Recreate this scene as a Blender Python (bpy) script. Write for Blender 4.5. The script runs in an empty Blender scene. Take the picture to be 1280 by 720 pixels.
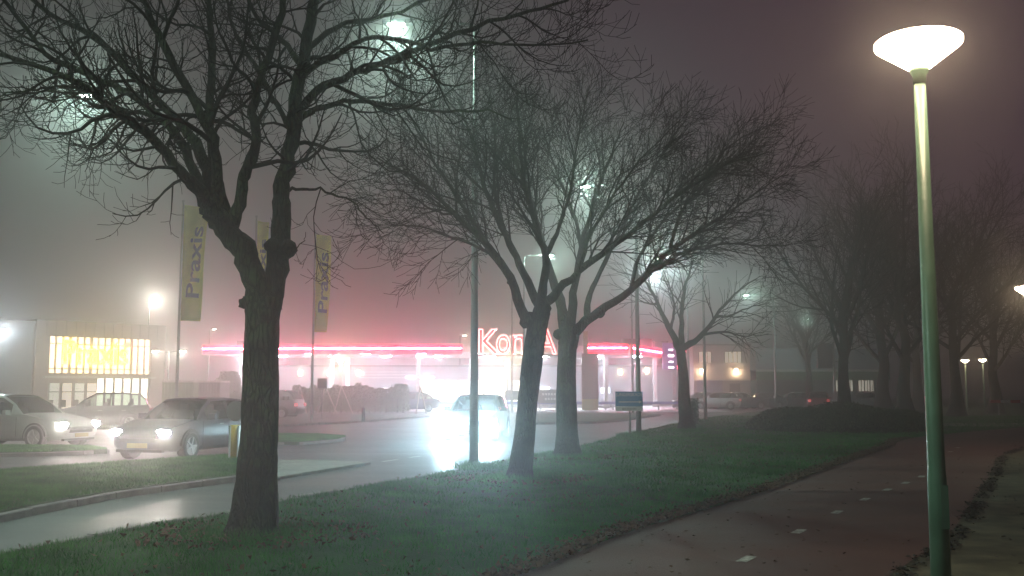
import bpy, math, random
import numpy as np
from mathutils import Vector, Matrix
rng = random.Random(7)
R = math.radians
sc = bpy.context.scene
C = sc.collection

# ------------------------------------------------------------------ camera
F, H = 1240.0, 1.6
HOR = 488.0
TILT = math.atan((HOR - 360.0) / F)
cd = bpy.data.cameras.new('camera'); cam = bpy.data.objects.new('camera', cd); C.objects.link(cam)
cd.sensor_width = 36.0; cd.lens = F / 1280.0 * 36.0
cd.clip_start = 0.05; cd.clip_end = 2000
cam.location = (0, 0, H); cam.rotation_euler = (math.pi/2 + TILT, 0, 0)
sc.camera = cam

# ------------------------------------------------------------------ world: a light-polluted night sky
w = bpy.data.worlds.new('World'); sc.world = w; w.use_nodes = True
nt = w.node_tree; nt.nodes.clear()
out = nt.nodes.new('ShaderNodeOutputWorld'); bg = nt.nodes.new('ShaderNodeBackground')
bg.inputs[1].default_value = 0.056
sky = nt.nodes.new('ShaderNodeTexSky'); sky.sky_type = 'NISHITA'; sky.sun_disc = False
sky.sun_elevation = R(-6); sky.sun_rotation = R(200)
tc = nt.nodes.new('ShaderNodeTexCoord'); sep = nt.nodes.new('ShaderNodeSeparateXYZ')
ramp = nt.nodes.new('ShaderNodeValToRGB')
ramp.color_ramp.elements[0].position = 0.0; ramp.color_ramp.elements[0].color = (1.75, 0.92, 1.42, 1)
ramp.color_ramp.elements[1].position = 0.6; ramp.color_ramp.elements[1].color = (.80, 0.48, 0.66, 1)
mixn = nt.nodes.new('ShaderNodeMix'); mixn.data_type = 'RGBA'; mixn.inputs[0].default_value = 0.04
nt.links.new(tc.outputs['Generated'], sep.inputs[0]); nt.links.new(sep.outputs[2], ramp.inputs[0])
nt.links.new(ramp.outputs[0], mixn.inputs[6]); nt.links.new(sky.outputs[0], mixn.inputs[7])
mr = nt.nodes.new('ShaderNodeMapRange'); mr.inputs['From Min'].default_value = .18; mr.inputs['From Max'].default_value = -.50
nt.links.new(sep.outputs[0], mr.inputs[0])
mg = nt.nodes.new('ShaderNodeMix'); mg.data_type = 'RGBA'; mg.inputs[7].default_value = (1.35, 1.30, 1.28, 1)
nt.links.new(mr.outputs[0], mg.inputs[0]); nt.links.new(mixn.outputs[2], mg.inputs[6])
nt.links.new(mg.outputs[2], bg.inputs[0]); nt.links.new(bg.outputs[0], out.inputs[0])

vs = sc.view_settings
vs.view_transform = 'Standard'; vs.look = 'None'; vs.gamma = 1; vs.use_curve_mapping = False
vs.exposure = -0.34
cy = sc.cycles
cy.use_denoising = True; cy.max_bounces = 5; cy.diffuse_bounces = 2; cy.glossy_bounces = 2
cy.transmission_bounces = 2; cy.volume_bounces = 0; cy.transparent_max_bounces = 8
cy.use_light_tree = True; cy.sample_clamp_indirect = 3.0; cy.sample_clamp_direct = 0
cy.caustics_reflective = False; cy.caustics_refractive = False
HAZE = 0.0105

# ------------------------------------------------------------------ pixel helpers (1280x720 frame)
CT, ST = math.cos(TILT), math.sin(TILT)
def ray(px, py):
    x = (px - 640) / F; y = (360 - py) / F
    return Vector((x, CT - y*ST, ST + y*CT))
def at(px, py, Y):
    r = ray(px, py); t = Y / r.y
    return Vector((r.x*t, Y, H + r.z*t))
def gp(px, py, z=0.0):
    r = ray(px, py); t = (z - H) / r.z
    return Vector((r.x*t, r.y*t, z))

# ------------------------------------------------------------------ materials
MATS = {}
def mat(name, col, rough=0.6, metal=0.0, var=0.0, scale=8.0, bump=0.0, bscale=None, emit=None, estr=0.0, col2=None, coat=0.0, spec=0.5, space='Object', detail=6):
    if name in MATS: return MATS[name]
    m = bpy.data.materials.new(name); m.use_nodes = True
    t = m.node_tree; b = t.nodes['Principled BSDF']
    b.inputs['Base Color'].default_value = (*col, 1); b.inputs['Roughness'].default_value = rough
    b.inputs['Metallic'].default_value = metal; b.inputs['Coat Weight'].default_value = coat
    b.inputs['Specular IOR Level'].default_value = spec
    tcn = t.nodes.new('ShaderNodeTexCoord')
    if var > 0 or col2:
        n = t.nodes.new('ShaderNodeTexNoise'); n.inputs['Scale'].default_value = scale; n.inputs['Detail'].default_value = detail
        t.links.new(tcn.outputs[space], n.inputs['Vector'])
        cr = t.nodes.new('ShaderNodeValToRGB')
        c2 = col2 or tuple(min(1, c*(1+var)) for c in col)
        c1 = col if col2 else tuple(c*(1-var) for c in col)
        cr.color_ramp.elements[0].position = 0.35; cr.color_ramp.elements[1].position = 0.68
        cr.color_ramp.elements[0].color = (*c1, 1); cr.color_ramp.elements[1].color = (*c2, 1)
        t.links.new(n.outputs[0], cr.inputs[0]); t.links.new(cr.outputs[0], b.inputs['Base Color'])
    if bump > 0:
        n2 = t.nodes.new('ShaderNodeTexNoise'); n2.inputs['Scale'].default_value = bscale or scale*3; n2.inputs['Detail'].default_value = 8
        t.links.new(tcn.outputs[space], n2.inputs['Vector'])
        bp = t.nodes.new('ShaderNodeBump'); bp.inputs['Strength'].default_value = bump; bp.inputs['Distance'].default_value = 0.03
        t.links.new(n2.outputs[0], bp.inputs['Height']); t.links.new(bp.outputs[0], b.inputs['Normal'])
    if emit:
        b.inputs['Emission Color'].default_value = (*emit, 1); b.inputs['Emission Strength'].default_value = estr
    MATS[name] = m; return m

def asphalt_mat(name, c, c2, rough_lo, rough_hi, fine=70, crack=True):
    m = bpy.data.materials.new(name); m.use_nodes = True; t = m.node_tree; b = t.nodes['Principled BSDF']
    g = t.nodes.new('ShaderNodeNewGeometry')
    n = t.nodes.new('ShaderNodeTexNoise'); n.inputs['Scale'].default_value = 0.35; n.inputs['Detail'].default_value = 9; n.inputs['Roughness'].default_value = .65
    f = t.nodes.new('ShaderNodeTexNoise'); f.inputs['Scale'].default_value = fine; f.inputs['Detail'].default_value = 3
    mpn = t.nodes.new('ShaderNodeMapping'); mpn.inputs['Rotation'].default_value = (0,0,R(-68)); mpn.inputs['Scale'].default_value = (0.05, 1.3, 1)
    st = t.nodes.new('ShaderNodeTexNoise'); st.inputs['Scale'].default_value = 1.0; st.inputs['Detail'].default_value = 4
    t.links.new(g.outputs['Position'], n.inputs['Vector']); t.links.new(g.outputs['Position'], f.inputs['Vector'])
    t.links.new(g.outputs['Position'], mpn.inputs['Vector']); t.links.new(mpn.outputs[0], st.inputs['Vector'])
    cr = t.nodes.new('ShaderNodeValToRGB'); cr.color_ramp.elements[0].position = .35; cr.color_ramp.elements[1].position = .65
    cr.color_ramp.elements[0].color = (*c,1); cr.color_ramp.elements[1].color = (*c2,1)
    ad = t.nodes.new('ShaderNodeMath'); ad.operation = 'MULTIPLY_ADD'; ad.inputs[1].default_value = .5
    h = t.nodes.new('ShaderNodeMath'); h.operation = 'MULTIPLY'; h.inputs[1].default_value = .5
    t.links.new(st.outputs[0], h.inputs[0]); t.links.new(n.outputs[0], ad.inputs[0]); t.links.new(h.outputs[0], ad.inputs[2])
    t.links.new(ad.outputs[0], cr.inputs[0])
    mx = t.nodes.new('ShaderNodeMix'); mx.data_type = 'RGBA'; mx.blend_type = 'OVERLAY'; mx.inputs[0].default_value = .55
    t.links.new(cr.outputs[0], mx.inputs[6]); t.links.new(f.outputs[0], mx.inputs[7]); t.links.new(mx.outputs[2], b.inputs['Base Color'])
    mr = t.nodes.new('ShaderNodeMapRange'); mr.inputs['From Min'].default_value = .3; mr.inputs['From Max'].default_value = .7
    mr.inputs['To Min'].default_value = rough_lo; mr.inputs['To Max'].default_value = rough_hi
    t.links.new(ad.outputs[0], mr.inputs[0]); t.links.new(mr.outputs[0], b.inputs['Roughness'])
    bp = t.nodes.new('ShaderNodeBump'); bp.inputs['Strength'].default_value = .6; bp.inputs['Distance'].default_value = .012
    t.links.new(f.outputs[0], bp.inputs['Height']); t.links.new(bp.outputs[0], b.inputs['Normal'])
    return m

def emis(name, col, strength, base=(0.8,0.8,0.8)):
    return mat(name, base, 0.4, emit=col, estr=strength)

# ------------------------------------------------------------------ mesh builder
class MB:
    def __init__(s): s.v = []; s.f = []
    def add(s, vs, fs):
        o = len(s.v); s.v.extend([tuple(q) for q in vs]); s.f.extend([tuple(i+o for i in f) for f in fs]); return s
    def box(s, c, d, rz=0.0, rx=0.0, ry=0.0):
        M = Matrix.Translation(c) @ Matrix.Rotation(rz,4,'Z') @ Matrix.Rotation(ry,4,'Y') @ Matrix.Rotation(rx,4,'X')
        vs = [M @ Vector((x*d[0]/2, y*d[1]/2, z*d[2]/2)) for x in (-1,1) for y in (-1,1) for z in (-1,1)]
        return s.add(vs, [(0,1,3,2),(4,6,7,5),(0,4,5,1),(2,3,7,6),(0,2,6,4),(1,5,7,3)])
    def tube(s, pts, rads, n=8, cap=True):
        pts = [Vector(p) for p in pts]
        if not hasattr(rads, '__len__'): rads = [rads]*len(pts)
        vs = []; k = len(pts)
        t = (pts[1]-pts[0]).normalized()
        a = Vector((0,0,1)) if abs(t.z) < .9 else Vector((1,0,0))
        u = t.cross(a).normalized()
        for i in range(k):
            t = (pts[min(i+1,k-1)] - pts[max(i-1,0)]).normalized()
            u = (u - t*u.dot(t)); u = u.normalized() if u.length > 1e-6 else t.orthogonal().normalized()
            b = t.cross(u)
            for j in range(n):
                an = 2*math.pi*j/n
                vs.append(pts[i] + (u*math.cos(an)+b*math.sin(an))*rads[i])
        fs = [(i*n+j, i*n+(j+1)%n, (i+1)*n+(j+1)%n, (i+1)*n+j) for i in range(k-1) for j in range(n)]
        if cap: fs += [tuple(range(n))[::-1], tuple((k-1)*n+j for j in range(n))]
        return s.add(vs, fs)
    def lathe(s, prof, c=(0,0,0), n=24):
        vs = []; k = len(prof)
        for r, z in prof:
            for j in range(n):
                a = 2*math.pi*j/n; vs.append((c[0]+max(r,1e-4)*math.cos(a), c[1]+max(r,1e-4)*math.sin(a), c[2]+z))
        fs = [(i*n+j, i*n+(j+1)%n, (i+1)*n+(j+1)%n, (i+1)*n+j) for i in range(k-1) for j in range(n)]
        fs += [tuple(range(n))[::-1], tuple((k-1)*n+j for j in range(n))]
        return s.add(vs, fs)
    def slab(s, poly, z0, z1):
        n = len(poly)
        vs = [(p[0],p[1],z1) for p in poly] + [(p[0],p[1],z0) for p in poly]
        fs = [tuple(range(n))] + [tuple(range(n,2*n))[::-1]] + [(i, i+n, (i+1)%n+n, (i+1)%n) for i in range(n)]
        return s.add(vs, fs)
    def prism(s, poly, axis_pts):   # poly of 3-D points extruded by a vector
        n = len(poly); e = Vector(axis_pts)
        vs = [Vector(p) for p in poly] + [Vector(p)+e for p in poly]
        fs = [tuple(range(n))[::-1], tuple(range(n,2*n))] + [(i, (i+1)%n, (i+1)%n+n, i+n) for i in range(n)]
        return s.add(vs, fs)
    def build(s, name, m, parent=None, smooth=False):
        me = bpy.data.meshes.new(name); me.from_pydata(s.v, [], s.f); me.update()
        if smooth: me.shade_smooth()
        if m is not None: me.materials.append(m)
        o = bpy.data.objects.new(name, me); C.objects.link(o); o.parent = parent
        return o
def tag(o, label=None, cat=None, group=None, kind=None):
    if label: o['label'] = label
    if cat: o['category'] = cat
    if group: o['group'] = group
    if kind: o['kind'] = kind
    return o
def thing(name, label, cat, loc=(0,0,0), rz=0, group=None):
    o = bpy.data.objects.new(name, None); C.objects.link(o); o.empty_display_size = .3
    o.location = loc; o.rotation_euler = (0,0,rz); return tag(o, label, cat, group)
def kids(o): return [c for c in bpy.data.objects if c.parent == o]
def dup(root, loc, rz=0, label=None, group=None, scale=None):
    r = root.copy(); C.objects.link(r); r.location = loc; r.rotation_euler = (0,0,rz)
    if label: r['label'] = label
    if group: r['group'] = group
    if scale: r.scale = scale
    for ch in kids(root):
        if ch == r: continue
        c = ch.copy(); C.objects.link(c); c.parent = r
        for g in kids(ch):
            if g == c: continue
            d = g.copy(); C.objects.link(d); d.parent = c
    return r
def lamp(name, kind, loc, energy, col, parent=None, **kw):
    l = bpy.data.lights.new(name, kind); l.energy = energy; l.color = col
    for k, v in kw.items(): setattr(l, k, v)
    o = bpy.data.objects.new(name, l); C.objects.link(o); o.location = loc; o.parent = parent
    return o
def struct(name, mb, m, smooth=False):
    return tag(mb.build(name, m, None, smooth), kind='structure')
def smoothline(pts, n=6):
    P = [Vector(p) for p in pts]; P = [P[0]*2-P[1]] + P + [P[-1]*2-P[-2]]; o = []
    for i in range(1, len(P)-2):
        for k in range(n):
            t = k/n; a,b,c,d = P[i-1:i+3]
            o.append(.5*((2*b)+(c-a)*t+(2*a-5*b+4*c-d)*t*t+(3*b-a-3*c+d)*t**3))
    o.append(P[-2]); return o
def offset(line, d):
    o = []
    for i, p in enumerate(line):
        t = (line[min(i+1,len(line)-1)]-line[max(i-1,0)]); t.z = 0; t.normalize()
        o.append(Vector((p.x - t.y*d, p.y + t.x*d, p.z)))
    return o

def text_mesh(body, size, name, m, parent, M, depth=0.02, offs=0.0, outline=0.0, sx=1.0, align='CENTER', space=1.0):
    cu = bpy.data.curves.new(name, 'FONT'); cu.body = body; cu.size = size; cu.extrude = depth
    cu.offset = offs; cu.align_x = align; cu.align_y = 'CENTER'; cu.space_character = space
    if outline > 0: cu.fill_mode = 'NONE'; cu.bevel_depth = outline; cu.extrude = 0; cu.bevel_resolution = 1
    o = bpy.data.objects.new(name, cu); C.objects.link(o)
    bpy.context.view_layer.update()
    me = bpy.data.meshes.new_from_object(o.evaluated_get(bpy.context.evaluated_depsgraph_get()))
    bpy.data.objects.remove(o); me.name = name
    me.transform(M @ Matrix.Scale(sx, 4, Vector((1,0,0))))
    me.materials.clear(); me.materials.append(m)
    r = bpy.data.objects.new(name, me); C.objects.link(r); r.parent = parent
    return r
UP = Matrix.Rotation(math.pi/2, 4, 'X')     # text standing up, facing -Y

# palette
M_metal = mat('galvanised steel', (.32,.33,.33), .45, .6, var=.15, scale=3)
M_darkmetal = mat('dark metal', (.06,.065,.07), .5, .3, var=.2)
M_black = mat('black rubber', (.02,.02,.02), .7)
M_white = mat('white paint', (.72,.72,.7), .5, var=.06, scale=2)
M_glassdark = mat('car glass', (.02,.025,.025), .06, spec=.6)
def bark_mat():
    m = bpy.data.materials.new('bark'); m.use_nodes = True; t = m.node_tree; b = t.nodes['Principled BSDF']; N_ = t.nodes.new; lk = t.links.new
    tcn = N_('ShaderNodeTexCoord'); mp = N_('ShaderNodeMapping'); mp.inputs['Scale'].default_value = (1,1,.28); lk(tcn.outputs['Object'], mp.inputs['Vector'])
    nz = N_('ShaderNodeTexNoise'); nz.inputs['Scale'].default_value = 9; nz.inputs['Detail'].default_value = 8; lk(mp.outputs[0], nz.inputs['Vector'])
    mixv = N_('ShaderNodeMix'); mixv.data_type = 'VECTOR'; mixv.inputs[0].default_value = .12; lk(mp.outputs[0], mixv.inputs[4]); lk(nz.outputs[1], mixv.inputs[5])
    vo = N_('ShaderNodeTexVoronoi'); vo.feature = 'DISTANCE_TO_EDGE'; vo.inputs['Scale'].default_value = 22; lk(mixv.outputs[1], vo.inputs['Vector'])
    moss = N_('ShaderNodeTexNoise'); moss.inputs['Scale'].default_value = 2.2; moss.inputs['Detail'].default_value = 9; lk(tcn.outputs['Object'], moss.inputs['Vector'])
    cr = N_('ShaderNodeValToRGB'); cr.color_ramp.elements[0].position = .42; cr.color_ramp.elements[1].position = .62
    cr.color_ramp.elements[0].color = (.026,.020,.014,1); cr.color_ramp.elements[1].color = (.050,.075,.030,1); lk(moss.outputs[0], cr.inputs[0])
    cr2 = N_('ShaderNodeValToRGB'); cr2.color_ramp.elements[0].color = (.25,.25,.25,1); cr2.color_ramp.elements[1].position = .22; cr2.color_ramp.elements[1].color = (1,1,1,1); lk(vo.outputs[0], cr2.inputs[0])
    mu = N_('ShaderNodeMix'); mu.data_type = 'RGBA'; mu.blend_type = 'MULTIPLY'; mu.inputs[0].default_value = 1; lk(cr.outputs[0], mu.inputs[6]); lk(cr2.outputs[0], mu.inputs[7])
    lk(mu.outputs[2], b.inputs['Base Color']); b.inputs['Roughness'].default_value = .9
    ad = N_('ShaderNodeMath'); ad.operation = 'MULTIPLY_ADD'; ad.inputs[1].default_value = .5; lk(nz.outputs[0], ad.inputs[0]); lk(cr2.outputs[0], ad.inputs[2])
    bp = N_('ShaderNodeBump'); bp.inputs['Strength'].default_value = 1; bp.inputs['Distance'].default_value = .035; lk(ad.outputs[0], bp.inputs['Height']); lk(bp.outputs[0], b.inputs['Normal'])
    return m
M_bark = bark_mat()
def glass_mat():
    m = bpy.data.materials.new('car window glass'); m.use_nodes = True; t = m.node_tree; b = t.nodes['Principled BSDF']
    b.inputs['Base Color'].default_value = (.02,.025,.025,1); b.inputs['Roughness'].default_value = .05
    tr = t.nodes.new('ShaderNodeBsdfTransparent'); tr.inputs[0].default_value = (.62,.72,.68,1); mx = t.nodes.new('ShaderNodeMixShader'); fr = t.nodes.new('ShaderNodeFresnel'); fr.inputs[0].default_value = 1.5
    ad = t.nodes.new('ShaderNodeMath'); ad.operation = 'ADD'; ad.inputs[1].default_value = .12; t.links.new(fr.outputs[0], ad.inputs[0])
    t.links.new(ad.outputs[0], mx.inputs[0]); t.links.new(tr.outputs[0], mx.inputs[1]); t.links.new(b.outputs[0], mx.inputs[2]); t.links.new(mx.outputs[0], t.nodes['Material Output'].inputs[0]); return m
M_glassdark = glass_mat()
M_bark_far = mat('bark dark', (.028,.024,.020), .95, var=.4, scale=5, bump=.6)
M_twig = mat('twig', (.018,.018,.012), .95, var=.3)
M_kerb = mat('kerb concrete', (.19,.19,.175), .8, var=.2, scale=5, bump=.3)
M_soil = mat('grass soil', (.012,.050,.012), .95, col2=(.030,.095,.025), scale=2.2, bump=.8, bscale=40, space='Object', detail=10)
M_asphalt = asphalt_mat('asphalt', (.038,.040,.043), (.085,.087,.09), .36, .62)
M_bike = asphalt_mat('red asphalt', (.085,.036,.030), (.13,.052,.042), .5, .75, fine=90)
M_pave = mat('pale paving', (.26,.25,.23), .7, var=.15, scale=1.2, bump=.3, bscale=30)
def brick_mat(name, c1, c2, rot, sc_=4.5):
    m = bpy.data.materials.new(name); m.use_nodes = True; t = m.node_tree; b = t.nodes['Principled BSDF']; g = t.nodes.new('ShaderNodeNewGeometry')
    mp = t.nodes.new('ShaderNodeMapping'); mp.inputs['Rotation'].default_value = (0,0,R(rot)); t.links.new(g.outputs['Position'], mp.inputs['Vector'])
    br = t.nodes.new('ShaderNodeTexBrick'); br.inputs['Scale'].default_value = sc_; br.inputs['Color1'].default_value = (*c1,1); br.inputs['Color2'].default_value = (*c2,1)
    br.inputs['Mortar'].default_value = (c1[0]*.3,c1[1]*.3,c1[2]*.3,1); br.inputs['Mortar Size'].default_value = .02
    t.links.new(mp.outputs[0], br.inputs['Vector']); n = t.nodes.new('ShaderNodeTexNoise'); n.inputs['Scale'].default_value = 1.3; n.inputs['Detail'].default_value = 9
    t.links.new(g.outputs['Position'], n.inputs['Vector']); mx = t.nodes.new('ShaderNodeMix'); mx.data_type = 'RGBA'; mx.blend_type = 'OVERLAY'; mx.inputs[0].default_value = .7
    t.links.new(br.outputs[0], mx.inputs[6]); t.links.new(n.outputs[0], mx.inputs[7]); t.links.new(mx.outputs[2], b.inputs['Base Color']); b.inputs['Roughness'].default_value = .7
    bp = t.nodes.new('ShaderNodeBump'); bp.inputs['Distance'].default_value = .01; bp.inputs['Strength'].default_value = .7; t.links.new(br.outputs[1], bp.inputs['Height']); bp.invert = True; t.links.new(bp.outputs[0], b.inputs['Normal'])
    return m
M_nose = brick_mat('median paving', (.24,.225,.21), (.17,.165,.16), 25)
M_slabs = brick_mat('footway paving', (.27,.26,.24), (.20,.195,.18), 8, 1.7)
M_verge = mat('worn leafy verge', (.075,.065,.040), .95, col2=(.16,.14,.085), scale=3, bump=.7, bscale=60, detail=10)
M_roadpaint = mat('road paint', (.20,.19,.18), .7, col2=(.62,.62,.58), scale=26, detail=10)

# ------------------------------------------------------------------ ground, roads, verges
VZ = 0.09
g = MB().add([(-280,-12,-.03),(280,-12,-.03),(280,320,-.03),(-280,320,-.03)], [(0,1,2,3)])
struct('ground', g, M_soil)

near_edge = [Vector((-11,-4,0)), Vector((-7.2,4,0))] + [gp(*p) for p in ((0,701),(161,669),(285,649),(341,634),(480,609),(590,588),(670,571),(725,560),(802,541),(875,525.5),(940,516.5))] + [Vector((36,112,0)), Vector((62,170,0))]
near_edge = smoothline(near_edge, 5)
road = MB()
pl = near_edge; far = [Vector((p.x-70 if p.y < 60 else p.x-75, p.y+25, 0)) for p in pl]
vv = []; ff = []
for i,(a,b) in enumerate(zip(pl, far)):
    vv += [(a.x,a.y,0),(b.x,b.y,0)]
    if i: ff.append((2*i-2, 2*i, 2*i+1, 2*i-1))
road.add(vv, ff); struct('road', road, M_asphalt)

# kerb along the near verge
def stones(mb, line, wdt, z, closed=False, depth=.14):
    L_ = list(line)+([line[0]] if closed else []); d=[0]
    for i in range(1,len(L_)): d.append(d[-1]+(L_[i]-L_[i-1]).length)
    s=0
    def P(s):
        i=max(j for j in range(len(d)) if d[j]<=s+1e-9); i=min(i,len(L_)-2); t=(s-d[i])/(d[i+1]-d[i]+1e-9); return L_[i].lerp(L_[i+1],min(t,1))
    while s < d[-1]-.3:
        e=min(s+1.0,d[-1]); a=P(s+.008); b=P(e-.008); t=(b-a); t.z=0; ln=t.length
        if ln > .05:
            t.normalize(); nn=Vector((-t.y,t.x,0)); c=(a+b)/2+nn*wdt/2; dz=rng.uniform(-.006,.006)
            w2=abs(wdt)/2; c_=.012
            vs=[]
            for x in (-ln/2,ln/2):
                for (y,zz) in ((-w2,-.03),(-w2,z-c_),(-w2+c_,z),(w2-c_,z),(w2,z-c_),(w2,-.03)):
                    q=c+t*x+nn*y; vs.append((q.x,q.y,zz+(dz if zz>0 else 0)))
            mb.add(vs,[(i,(i+1)%6,(i+1)%6+6,i+6) for i in range(6)]+[(5,4,3,2,1,0),(6,7,8,9,10,11)])
        s=e
def kerb(name, line, wdt, z):
    mb = MB(); stones(mb, [p for p in line if p.y < 75], wdt, z); return struct(name, mb, M_kerb)
def kerb_old(name, line, wdt, z):
    a = line; b = offset(line, wdt); mb = MB(); n = len(a)
    vs = []
    for p,q in zip(a,b): vs += [(p.x,p.y,-.02),(p.x,p.y,z),(q.x,q.y,z),(q.x,q.y,-.02)]
    fs = []
    for i in range(n-1):
        for j in range(4): fs.append((i*4+j, i*4+(j+1)%4, i*4+4+(j+1)%4, i*4+4+j))
    mb.add(vs, fs); return struct(name, mb, M_kerb)
kerb('kerb', near_edge, -0.14, VZ+.015)
# near verge (grass between road and cycle path) and cycle path
pl_l = [Vector((-2.4,3.0,VZ)), Vector((-1.2,6.0,VZ))] + [gp(*p, VZ) for p in ((654,718),(779,668),(872,640),(960,613),(1043,583),(1108,561),(1160,545))] + [Vector((27,47,VZ)),Vector((44,62,VZ))]
pl_l = smoothline(pl_l, 5)
pl_r = [Vector((0.6,2.5,VZ)), Vector((2.0,6.2,VZ))] + [gp(*p, VZ) for p in ((1120,713),(1188,668),(1234,600),(1271,562))] + [Vector((22,36.5,VZ)), Vector((35,47,VZ)), Vector((50,58,VZ))]
pl_r = smoothline(pl_r, 5)
def strip_between(A, B, z, name, m):
    def resample(L, n):
        d = [0]
        for i in range(1,len(L)): d.append(d[-1]+(L[i]-L[i-1]).length)
        o = []
        for k in range(n):
            s = d[-1]*k/(n-1); i = max(j for j in range(len(d)) if d[j] <= s+1e-9); i = min(i, len(L)-2)
            t = (s-d[i])/(d[i+1]-d[i]); o.append(L[i].lerp(L[i+1], t))
        return o
    A = resample(A, 60); B = resample(B, 60); mb = MB(); vs = []; fs = []
    for i,(a,b) in enumerate(zip(A,B)):
        vs += [(a.x,a.y,z),(b.x,b.y,z)]
        if i: fs.append((2*i-2,2*i-1,2*i+1,2*i))
    mb.add(vs, fs); return struct(name, mb, m)
verge_line = offset(near_edge, -.14)
base_v = [Vector((-280,-12,0))]
# raised verge sheet covering everything right of the near kerb
mb = MB(); vs = []; fs = []
for i,p in enumerate(verge_line):
    vs += [(p.x,p.y,VZ),(275,p.y-4 if i==0 else p.y,VZ)]
    if i: fs.append((2*i-2,2*i-1,2*i+1,2*i))
mb.add(vs, fs); struct('verge', mb, M_soil)
strip_between(pl_l, pl_r, VZ+.008, 'cycle_path', M_bike)
# worn footway to the right of the path
fr = [Vector((p.x+9+.12*p.y, p.y-4-.1*p.y, p.z)) for p in pl_r]
strip_between(pl_r, fr, VZ+.004, 'footway', M_verge)
# cross road far right
mb = MB(); mb.slab([(17.5,42.2),(60,40.5),(60,45.5),(17.5,46.0)], VZ-.01, VZ+.014); struct('side_road', mb, M_pave)
# centre line dashes
dc = [gp(*p, VZ+.012) for p in ((933,698.5),(998.5,664),(1046,640),(1081,624),(1109,612),(1132,603.5),(1152,595.5),(1188,564.5),(1197,559.5))]
mb = MB()
for i,p in enumerate(dc):
    q = dc[min(i+1,len(dc)-1)]; pr = dc[max(i-1,0)]; d = (q-pr).normalized(); nrm = Vector((-d.y,d.x,0))
    for (a0,b0) in ((0,0),):
        L, W = .17, .05
        mb.add([p-d*L-nrm*W, p+d*L-nrm*W, p+d*L+nrm*W, p-d*L+nrm*W], [(0,1,2,3)])
struct('road_marking', mb, M_roadpaint)
mb = MB()
for (ax_,ay_,bx_,by_) in ((478,577,497,574.3),(512,571.8,526,570),(560,565,571,563.6)):
    p,q = gp(ax_,ay_,.004),gp(bx_,by_,.004); d=(q-p).normalized(); nrm=Vector((-d.y,d.x,0))*.05; mb.add([p-nrm,q-nrm,q+nrm,p+nrm],[(0,1,2,3)])
struct('lane_marking', mb, M_roadpaint)

# median islands: near grass island with pointed paved nose
def island(name, pix, m, z=.10, kw=.13, extra=None):
    poly = [gp(x,y) if not isinstance(x, Vector) else x for x,y in pix]
    c = sum(poly, Vector())/len(poly); ins = []
    ar_ = sum(poly[i-1].x*poly[i].y-poly[i].x*poly[i-1].y for i in range(len(poly)))
    mb = MB(); stones(mb, poly, .125 if ar_>0 else -.125, z, True); struct('kerb', mb, M_kerb)
    n = len(poly)
    for i in range(n):
        a,b,d = poly[i-1], poly[i], poly[(i+1)%n]
        e1 = (b-a).normalized(); e2 = (d-b).normalized(); nn = Vector((-(e1.y+e2.y), e1.x+e2.x, 0)).normalized()
        if nn.dot(c-b) < 0 and abs(nn.dot(c-b))>1e-3: nn = -nn
        ins.append(b + nn*kw)
    mb = MB(); mb.slab(ins, -.02, z+(.012 if m is M_soil else -.004)); struct(name, mb, m)
    return ins
med = [(-160,692),(-60,668),(0,652.5),(150,622.5),(296,602.5),(340,597),(340,577),(296,573),(150,583),(0,594),(-160,607)]
med_in = island('median_grass', med, M_soil)
island('median_nose', [(341,601),(400,591),(466,580.5),(400,578),(345,577.5)], M_nose, z=.06, kw=.05)
isl2 = island('median_grass', [(-120,573),(60,570.5),(140,567),(118,562.5),(-120,561.5)], M_soil)
isl3 = island('median_grass', [(300,556),(372,556.5),(425,552.5),(436,549),(400,546),(300,546)], M_soil, z=.08, kw=.1)
# far footway along the road and verges by the forecourt
farp = [(-160,542),(100,538),(300,535),(350,533.5),(448,528.5),(487,525.5),(537,521.5)]
fa = [gp(*p) for p in farp]
mb = MB(); mb.slab([*fa, Vector((-6,68,0)), Vector((-14,70,0)), Vector((-50,66,0))], -.02, .1); struct('pavement', mb, M_slabs)
mb = MB(); fv = [gp(*p) for p in ((668,531),(700,530.5),(745,529.5),(785,526),(826,519.5),(800,517.8),(700,518),(668,519))]
mb.slab(fv, -.02, .09); struct('kerb', mb, M_kerb)
cc = sum(fv, Vector())/len(fv); mb = MB(); mb.slab([p.lerp(cc,.03) for p in fv], .05, .105); struct('verge', mb, M_soil)
mb = MB(); mb.slab([(-34,73),(16,73),(20,118),(-34,118)], -.02, .05); struct('forecourt', mb, mat('forecourt concrete', (.45,.45,.45), .5, var=.12, scale=.6))
mb = MB(); mb.slab([(-70,72),(-34.5,72),(-34.5,110),(-70,110)], -.02, .03); struct('parking_lot', mb, M_pave)
# verge beyond the road at right, seen as a dull strip below parked cars
mb = MB(); fp = [gp(*p) for p in ((845,512.6),(905,510.8),(1000,508.5),(1090,506.2),(1090,504.5),(905,506.5),(845,509))]
mb.slab(fp, -.02, .1); struct('verge', mb, M_soil)

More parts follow.
